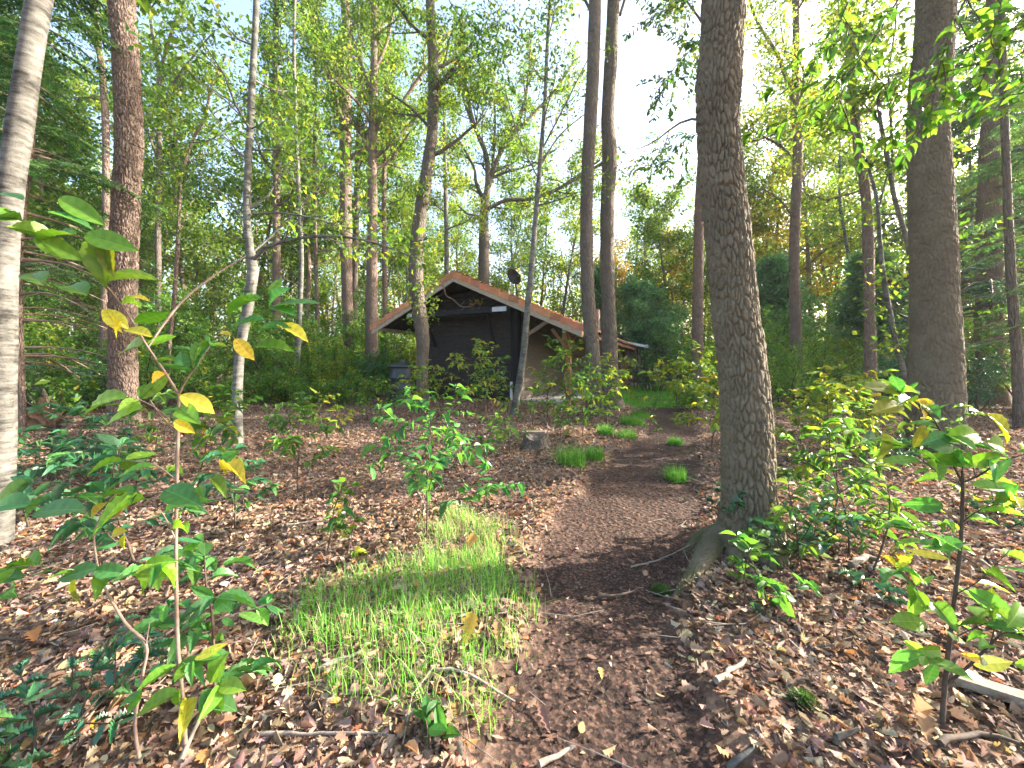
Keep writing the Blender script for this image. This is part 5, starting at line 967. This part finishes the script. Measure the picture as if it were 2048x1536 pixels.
custom('cherry_sapling', 'crooked pale-stemmed foreground sapling with nibbled leaves near the left edge', (284, 1530), [
  ([(284, 1530, 1.1, 10), (270, 1450, 1.1, 9), (285, 1350, 1.1, 8), (292, 1290, 1.1, 8), (250, 1245, 1.1, 8), (205, 1165, 1.1, 7), (190, 1105, 1.1, 6), (190, 1060, 1.1, 5), (210, 1020, 1.1, 4)], 0),
  ([(190, 1130, 1.1, 4), (150, 1140, 1.05, 3), (80, 1130, 1.0, 3), (20, 1135, .98, 2)], .07), ([(200, 1135, 1.1, 4), (250, 1145, 1.08, 3), (310, 1130, 1.05, 2)], .09), ([(190, 1066, 1.1, 3), (230, 1066, 1.08, 2), (262, 1075, 1.06, 2)], 0), ([(292, 1290, 1.1, 4), (299, 1245, 1.1, 3)], 0)],
  302, .085, ([g1, g3, g2], [3, 3, 2]), extra=[(195, 1135, 1.05, 72, 192, .45, g3), (190, 1140, 1.05, 66, -8, .6, g3), (150, 1160, 1.0, 75, -105, .85, (.16, .22, .02)), (48, 1155, 1.0, 75, 175, .5, g3), (30, 1170, 1.0, 70, 215, .5, g3), (290, 1130, 1.05, 55, 10, .6, g2), (270, 1145, 1.05, 60, -15, .5, g2), (185, 1035, 1.05, 45, 50, .7, yb), (225, 1066, 1.06, 35, 15, .7, (.4, .36, .03)), (250, 1070, 1.06, 30, -100, .8, (.4, .36, .03)), (60, 1010, 1.0, 85, 175, .5, g3), (70, 1025, 1.0, 110, 10, .4, g3)])
custom('cherry_sapling', 'large dark-stemmed foreground sapling with big yellow-green leaves at right', (1883, 1462), [
  ([(1883, 1462, 1.25, 14), (1890, 1370, 1.25, 13), (1905, 1230, 1.25, 11), (1922, 1080, 1.25, 10), (1925, 970, 1.25, 9), (1924, 940, 1.25, 7)], 0),
  ([(1924, 965, 1.25, 7), (1900, 915, 1.24, 6), (1880, 860, 1.22, 5), (1850, 820, 1.2, 4), (1800, 785, 1.2, 3)], .055),
  ([(1924, 965, 1.25, 7), (1960, 950, 1.24, 6), (2000, 925, 1.22, 5), (2060, 905, 1.2, 3)], .06), ([(1924, 968, 1.25, 4), (1925, 930, 1.25, 3), (1924, 890, 1.24, 2)], .07), ([(1922, 970, 1.25, 4), (1890, 955, 1.24, 4), (1850, 925, 1.22, 3), (1815, 895, 1.2, 2)], .06),
  ([(1905, 1240, 1.25, 5), (1870, 1210, 1.22, 4), (1840, 1180, 1.2, 3), (1790, 1135, 1.18, 2)], .055), ([(1910, 1190, 1.25, 4), (1960, 1160, 1.22, 3), (2010, 1110, 1.2, 2)], .06), ([(1893, 1368, 1.25, 9), (1940, 1330, 1.22, 8), (1980, 1290, 1.2, 7), (2010, 1265, 1.18, 5), (2060, 1262, 1.16, 4)], .07), ([(1980, 1290, 1.2, 4), (1990, 1250, 1.18, 3), (1984, 1220, 1.17, 2)], .06),
  ([(1900, 1280, 1.25, 4), (1950, 1255, 1.2, 3), (1990, 1240, 1.18, 2)], .07), ([(1915, 1130, 1.25, 4), (1880, 1100, 1.22, 3), (1830, 1060, 1.2, 2)], .06), ([(1918, 1050, 1.25, 4), (1960, 1020, 1.2, 3), (2020, 1000, 1.18, 2)], .07), ([(1888, 1330, 1.25, 4), (1870, 1325, 1.22, 3), (1850, 1310, 1.2, 2)], .07)],
  303, .088, ([(.10, .24, .05), (.14, .29, .05), (.075, .22, .065), (.36, .36, .045)], [3, 3, 3, .8]), bark='twig', extra=[
  (1975, 830, 1.15, 78, -42, .7, (.28, .28, .03)), (1960, 825, 1.15, 40, 165, .4, (.25, .28, .03)), (1795, 785, 1.2, 72, 165, .5, (.2, .2, .03)), (1800, 810, 1.2, 70, 185, .5, (.3, .27, .05)), (1838, 800, 1.2, 55, -50, .8, (.45, .33, .06)), (1870, 810, 1.2, 32, 160, .8, (.4, .38, .03)), (1845, 850, 1.2, 52, -95, .9, (.2, .22, .03)), (1765, 865, 1.2, 80, -75, .9, (.2, .25, .05)), (1890, 880, 1.2, 85, 15, .7, g2), (1975, 885, 1.18, 70, -12, .9, g1), (1930, 925, 1.2, 62, 170, .9, g1), (2000, 910, 1.18, 62, -150, .9, g1), (1905, 895, 1.2, 55, 175, .8, g3), (1900, 870, 1.2, 60, -165, .7, g3), (1925, 1085, 1.2, 65, 190, .6, g3), (1885, 1010, 1.2, 60, 185, .8, g3), (1945, 970, 1.2, 60, 0, .5, g2), (1880, 1300, 1.2, 50, 175, .95, g2), (1960, 1320, 1.15, 30, 160, .9, yl), (1812, 1170, 1.2, 62, -60, .8, g1), (1830, 1180, 1.2, 40, -60, .9, g2), (2040, 1210, 1.1, 70, 195, .6, g2), (1850, 1245, 1.2, 70, 175, .5, g2), (2030, 1330, 1.1, 60, 10, .6, g2)])

# ---- holly and ivy, branches hanging in at the top
def holly(label, px, py, hpx, seed, nst=6, size=.055, spread=1.0):
    g = G(px, py); h_ = hpx/F*g[1]; rng = np.random.default_rng(seed); root = thing('holly_plant', label, 'holly', tuple(g), 'holly plants'); sm, fm = MB(), MB()
    for k in range(nst):
        a = k*2.4+rng.uniform(-.4, .4); p = [np.array([0, 0, -.02])]; d = nrm(np.array([math.cos(a)*spread*.8, math.sin(a)*spread*.8, .9]))
        for i in range(7): d = nrm(d+rng.normal(0, .12, 3)+[0, 0, -.04]); p.append(p[-1]+d*h_*rng.uniform(.8, 1.2)/7)
        s = catmull(np.array(p), .02); tube(sm, s, np.linspace(.005, .0018, len(s)), 6); leafy(fm, s, .03, size, SB, rng, T_HOLLY, .5, .25, .1)
        for j in (3, 5):
            dd = rot_about(nrm(p[j]-p[j-1]), .9, rng); q = np.array([p[j], p[j]+dd*h_*.2, p[j]+dd*h_*.36]); tube(sm, q, [.003, .002, .0015], 5); leafy(fm, q, .032, size, SB, rng, T_HOLLY, .5, .1, .1)
    sm.build('stem', M['twig'], root); fm.build('foliage', M['leaf_holly'], root)
holly('spiny dark holly filling the bottom left corner', 60, 1530, 230, 401, 7, .05, 1.0)
holly('spiny dark holly sprouting at the right side of the foreground oak base', 1565, 1120, 170, 402, 10, .05)
holly('low dark holly on the litter right of the foreground oak', 1745, 1185, 50, 403, 3, .045, 1.3)
holly('holly plant behind the birch trunk near the left edge', 90, 960, 110, 404, 9, .055)
holly('holly plant left of the tall foreground sapling', 180, 965, 120, 405, 8, .055)
holly('dark holly seedling under the large right-hand sapling', 2005, 1050, 60, 406, 5, .045)
holly('holly at the right foot of the thick right-hand oak', 1800, 935, 70, 407, 8, .06)
def bough(label, pts, seed, size, pal, sub=5, sl=.5, spacing=.035, tpl=T_CHERRY, wr=.5):
    rng = np.random.default_rng(seed); p = np.array([P(*a[:3]) for a in pts]); root = thing('hanging_branch', label, 'branch', tuple(p[0]), 'branches hanging into view'); s = catmull(p, .04); sm, fm = MB(), MB(); tube(sm, s, np.linspace(.009, .002, len(s)), 6); leafy(fm, s[len(s)//3:], spacing, size, pal, rng, tpl, wr)
    for k in range(sub):
        i = int((.25+.7*(k+.5)/sub)*(len(s)-1)); d = nrm(s[i]-s[i-1]); q = [s[i]]; dd = rot_about(d, rng.uniform(.6, 1.1), rng)
        for j in range(5): dd = nrm(dd+rng.normal(0, .15, 3)+[0, 0, -.05]); q.append(q[-1]+dd*sl*rng.uniform(.7, 1.2)/5)
        q = np.array(q); tube(sm, q, np.linspace(.004, .0012, 6), 4); leafy(fm, q, spacing, size, pal, rng, tpl, wr, .1)
    sm.build('stem', M['twig'], root, p[0]); fm.build('foliage', M['leaf'], root, p[0])
BP = ([(.05, .13, .025), (.08, .18, .025), (.13, .21, .03)], [3, 3, 1.5])
bough('leafy branch with large bright leaves hanging between the two big oaks at the top', [(1830, -60, 2.6), (1760, 60, 2.6), (1700, 150, 2.55), (1670, 230, 2.5)], 501, .075, BP, 9, .55)
bough('second leafy spray hanging left of the thick right-hand oak top', [(1720, -80, 3.0), (1690, 20, 3.0), (1650, 90, 3.0), (1625, 130, 3.0)], 502, .075, BP, 7, .5)
bough('leafy spray hanging across the top of the thick right-hand oak', [(1990, -90, 2.3), (1920, 20, 2.3), (1880, 130, 2.3), (1860, 235, 2.3)], 503, .075, BP, 6, .38)
bough('large-leaved branch in the top right corner', [(2120, -60, 2.3), (2050, 30, 2.3), (1990, 110, 2.3), (1950, 190, 2.3)], 504, .08, BP, 10, .55)
bough('bright leafy branch entering at the right edge', [(2150, 120, 2.5), (2080, 160, 2.5), (2010, 230, 2.5)], 505, .08, BP, 7, .5)
DKO = ([(.03, .075, .025), (.045, .10, .028), (.09, .15, .03)], [4, 3, 1])
bough('dark oak branch hanging left of the foreground oak top', [(1440, 60, 4.6), (1400, 90, 4.6), (1360, 120, 4.6), (1330, 170, 4.6)], 506, .085, DKO, 9, .6, .03, T_OAKS, .6)
bough('upper dark oak branch reaching over the bright sky gap', [(1440, -40, 4.8), (1380, 0, 4.8), (1330, 20, 4.8), (1290, 50, 4.8)], 507, .085, DKO, 9, .6, .03, T_OAKS, .6)
bough('lower oak spray left of the foreground oak at mid height', [(1440, 260, 5.0), (1390, 270, 5.0), (1350, 300, 5.0), (1320, 340, 5.0)], 508, .085, BP, 9, .6, .03, T_OAKS, .6)
bough('leafy oak branch along the top edge right of the S-curved oak', [(870, -60, 6), (910, 20, 6), (960, 60, 6), (1010, 90, 6)], 509, .09, DKO, 10, .8, .03, T_OAKS, .6)
bough('thin leafy branch crossing the sky left of the smooth grey tree', [(230, 272, 6.5), (330, 320, 6.5), (400, 370, 6.5), (440, 430, 6.5)], 510, .075, DKO, 7, .5, .05)

# ---- stump, plank, sticks, root plate, tarpaulin, moss
g = G(1072, 893); st_ = thing('tree_stump', 'old mossy tree stump with a pale split top beside the bend of the path', 'stump', tuple(g)); mb = MB()
prof = [(.0, .27), (.04, .21), (.09, .185), (.15, .18), (.19, .165)]; th = np.arange(40)/40*6.2832; V = np.array([[(g[0]+math.cos(a)*r*(1+.12*math.sin(5*a+1)*(1 if z < .1 else .4)+.03*math.sin(17*a)), g[1]+math.sin(a)*r*(1+.12*math.sin(5*a+1)*(1 if z < .1 else .4)+.03*math.sin(17*a)), g[2]-.03+z*(1+.25*math.sin(a*2+2)*(z > .1))) for a in th] for z, r in prof])
V = V*[1, 1, 1]; mb.add(V.reshape(-1, 3), [(a*40+k, a*40+(k+1) % 40, a*40+40+(k+1) % 40, a*40+40+k) for a in range(4) for k in range(40)]); mb.build('bark', M['oak'], st_, g)
mb = MB(); cap = V[-1]; c0 = cap.mean(0)-[0, 0, .03]; ring = cap*.55+c0*.45+R.normal(0, .012, cap.shape)*[0, 0, 1]; mb.add(np.concatenate([cap, ring, [c0]]), [(k, (k+1) % 40, 40+(k+1) % 40, 40+k) for k in range(40)]); mb.add(np.concatenate([ring, [c0]]), [(k, (k+1) % 40, 40) for k in range(40)]); mb.build('cut_face', M['stick'], st_, g)
mb = MB(); beam(mb, g+[-.2, -.1, .22], g+[.12, -.18, .235], .12, .03); mb.build('bark_slab', M['twig_pale'], st_, g)
a_, b_ = G(1905, 1372), G(2075, 1432); pl = MB(); d = b_-a_; beam(pl, a_+[0, 0, .03], b_+d*.6+[0, 0, .045], .05, .03); o = pl.build('wooden_plank', M['stick'], None, a_); o.location = a_; tag(o, 'long weathered wooden plank lying at the lower right edge', 'plank')
def stick(label, pts, r, mat='stick', seed=0):
    rng = np.random.default_rng(seed+900); p = np.array([G(a, b) for a, b in pts]); p[:, 2] += r+.012; s = catmull(p, .03); s[1:-1] += rng.normal(0, r*.25, s[1:-1].shape); mb = MB(); tube(mb, s, np.linspace(r, r*.55, len(s)), 7, rough=.08, rng=rng); o = mb.build('fallen_stick', M[mat], None, p[0]); o.location = p[0]; tag(o, label, 'stick', 'fallen sticks')
STK = [('short grey stick lying across the dark path', [(1196, 1184), (1240, 1180), (1286, 1168)], .009), ('lichened stick in the lower right of the grass patch', [(862, 1352), (920, 1356), (975, 1368), (1030, 1385)], .007), ('thick short stick in the left of the grass patch', [(637, 1352), (680, 1330), (725, 1318)], .012), ('bent pale stick at the bottom of the path', [(1078, 1512), (1115, 1490), (1150, 1472)], .009),
 ('thick broken stick at the right path edge', [(1432, 1382), (1460, 1358), (1490, 1332)], .012), ('long thin stick crossing the litter at bottom left', [(520, 1470), (620, 1474), (720, 1478), (790, 1486)], .006), ('dark long stick behind the holly at the left edge', [(0, 1284), (90, 1290), (170, 1312)], .007), ('birch-barked log piece at the bottom right', [(1672, 1492), (1700, 1482), (1716, 1476)], .010), ('white birch log piece on the bottom edge of the litter', [(1456, 1530), (1490, 1518), (1522, 1502)], .010),
 ('curved bare stick below the full green sapling', [(820, 958), (835, 985), (848, 1010), (846, 1040)], .008), ('pale forked stick at the foot of the foreground sapling', [(360, 1530), (385, 1480), (410, 1420)], .008), ('pale curved root-like stick right of the foreground oak', [(1702, 1140), (1735, 1122), (1760, 1135), (1740, 1150)], .02), ('long grey branch on the litter at the right edge', [(1960, 1130), (2010, 1160), (2060, 1175)], .014), ('thin twig across the soil left of the foreground oak roots', [(1262, 1128), (1320, 1110), (1392, 1080)], .005),
 ('straight thin stick on the litter left of the grass patch', [(330, 1285), (420, 1225), (480, 1190)], .006), ('stick lying in front of the stump', [(960, 985), (1010, 978), (1050, 984)], .008), ('grey stick in the sunlit litter at left', [(390, 1010), (450, 998), (520, 990)], .009), ('bleached stick on sunlit litter below the smooth grey tree', [(560, 1060), (640, 1048), (700, 1062)], .008), ('small stick pointing out from the right path edge', [(1372, 948), (1395, 958), (1404, 965)], .012), ('thin curved stick beside the seedling near the oak', [(1555, 1300), (1580, 1290), (1600, 1310)], .007), ('dark stick near the bottom right corner', [(1880, 1500), (1960, 1478), (2040, 1500)], .01)]
for k, (l, p, r) in enumerate(STK): stick(l, p, r, 'birch' if 'birch' in l else 'twig' if 'dark' in l else 'stick', k)
g = G(82, 862); rp = thing('root_plate', 'sunlit orange-brown root plate of a fallen tree near the left edge', 'root plate', tuple(g)); mb = MB(); n = 36; th = np.linspace(0, math.pi, n); rs = np.linspace(0, 1, 9)
V = np.array([[(g[0]+math.cos(a)*.55*q*(1+.1*math.sin(7*a)), g[1]+.25*(1-q)+.05*math.sin(9*a+4*q), g[2]+math.sin(a)*.52*q*(1+.14*math.sin(5*a+1))) for a in th] for q in rs]); V += R.normal(0, .018, V.shape); mb.add(V.reshape(-1, 3), [(a*n+k, a*n+k+1, a*n+n+k+1, a*n+n+k) for a in range(8) for k in range(n-1)])
M['rootplate'] = plain_mat('earthy_roots', (.16, .085, .05), (.38, .22, .13), 14, rough=.95, bump=.6, dist=.02); mb.build('soil', M['rootplate'], rp, g)
for k in range(22): a = R.uniform(.1, 3.0); b = g+[math.cos(a)*.45, .02, math.sin(a)*.45]; e = b+np.array([math.cos(a)*.3, -.15, abs(math.sin(a))*.35])*R.uniform(.5, 1.3); rm = MB(); tube(rm, catmull(np.array([b, (b+e)/2+R.normal(0, .04, 3), e]), .06), .008, 5); rm.build('root', M['twig_pale'], rp, g)
g = P(72, 800, 9.5); g[2] = 0; M['tarp'] = plain_mat('dark_tarpaulin', (.02, .024, .035), (.05, .055, .07), 5, rough=.45, bump=.4, dist=.02, spec=.5); xs_ = np.linspace(-1, 1, 26); ys_ = np.linspace(-1, 1, 18); XX, YY = np.meshgrid(xs_, ys_)
ZZ = .62*np.clip(1-np.abs(XX)**3, 0, 1)**.6*np.clip(1-np.abs(YY)**4, 0, 1)**.5*(1+.12*vnoise(np.stack([XX*3, YY*3], -1), 5)); mb = MB(); mb.add(np.stack([g[0]+XX*.95, g[1]+YY*.6, ZZ+.0], -1).reshape(-1, 3), [(a*26+k, a*26+k+1, a*26+27+k, a*26+26+k) for a in range(17) for k in range(25)]); o = mb.build('tarpaulin', M['tarp'], None, g); o.location = g; tag(o, 'dark tarpaulin-covered heap among the shrubs at far left', 'tarpaulin')
def moss(label, px, py, wpx, seed):
    g = G(px, py); r = wpx/2/F*g[1]; rng = np.random.default_rng(seed); n = 700; a = rng.uniform(0, 6.28, n); q = np.sqrt(rng.uniform(0, 1, n))*r; x, y = g[0]+np.cos(a)*q, g[1]+np.sin(a)*q; mb = MB(); blades(mb, x, y, hz(x, y)+.02*(1-(q/r)**2), (.012, .03), .0045, palette(n, rng, [(.03, .075, .015), (.06, .11, .02)], [2, 2], .2), .8); o = mb.build('moss_clump', M['grass'], None, g); o.location = g; tag(o, label, 'moss', 'moss clumps')
moss('round dark moss clump between path and lower right litter', 1607, 1412, 44, 1); moss('brownish moss clump by the tip of the oak root', 1322, 1170, 34, 2)
# a few large fresh-fallen oak leaves that stand out on the ground
OL = [(1100, 1452, 62, 'large purplish-brown oak leaf lying in the middle of the path bottom', (.22, .12, .09)), (928, 1300, 75, 'cluster-sized yellow-orange oak leaf standing in the grass patch', (.45, .30, .06)), (995, 1296, 55, 'brown curled oak leaf on the right edge of the grass patch', (.28, .15, .07)), (72, 1296, 60, 'orange oak leaf by the holly at the left edge', (.40, .17, .06)), (188, 1480, 45, 'yellow-brown oval leaf at the bottom left', (.42, .27, .05)), (1830, 1450, 75, 'big orange-brown oak leaf beside the large sapling foot', (.36, .17, .07)), (1855, 1500, 80, 'broad tan oak leaf near the bottom right', (.30, .17, .09)), (932, 1108, 48, 'orange leaf standing up at the top of the grass patch', (.45, .24, .08)), (1204, 1352, 30, 'small yellow lobed leaf on the dark path', (.42, .3, .1))]
for k, (px, py, Lp, l, c) in enumerate(OL):
    g = G(px, py); g[2] += .03; mb = MB(); up = 'standing' in l
    leaves(mb, [g], [[R.normal(0, .6), .3, .9 if up else .12]], [[R.normal(0, .3), -.8, .6] if up else [R.normal(0, .25), -.45, 1]], [Lp*.72/F*g[1]], [.8 if 'oval' not in l else .5], T_OAK if 'oval' not in l else T_CHERRY, [c], [1.2]); o = mb.build('fallen_leaf', M['dead_leaf'], None, g); o.location = g; tag(o, l, 'leaf', 'large fallen leaves')

# ------------------------------------------------------------------ thin woodland air
hm = bpy.data.materials.new('haze'); hm.use_nodes = True; ht = hm.node_tree; ht.nodes.clear()
pv = ht.nodes.new('ShaderNodeVolumePrincipled'); pv.inputs['Color'].default_value = (.93, .95, 1, 1); pv.inputs['Density'].default_value = .0006; pv.inputs['Anisotropy'].default_value = .3
ho_ = ht.nodes.new('ShaderNodeOutputMaterial'); ht.links.new(pv.outputs[0], ho_.inputs['Volume'])
mb = MB(); box(mb, (-165, -45, -2.5), (165, 205, 34)); hz_o = mb.build('haze', hm); hz_o['kind'] = 'stuff'; hz_o['label'] = 'thin pale air between the trees'
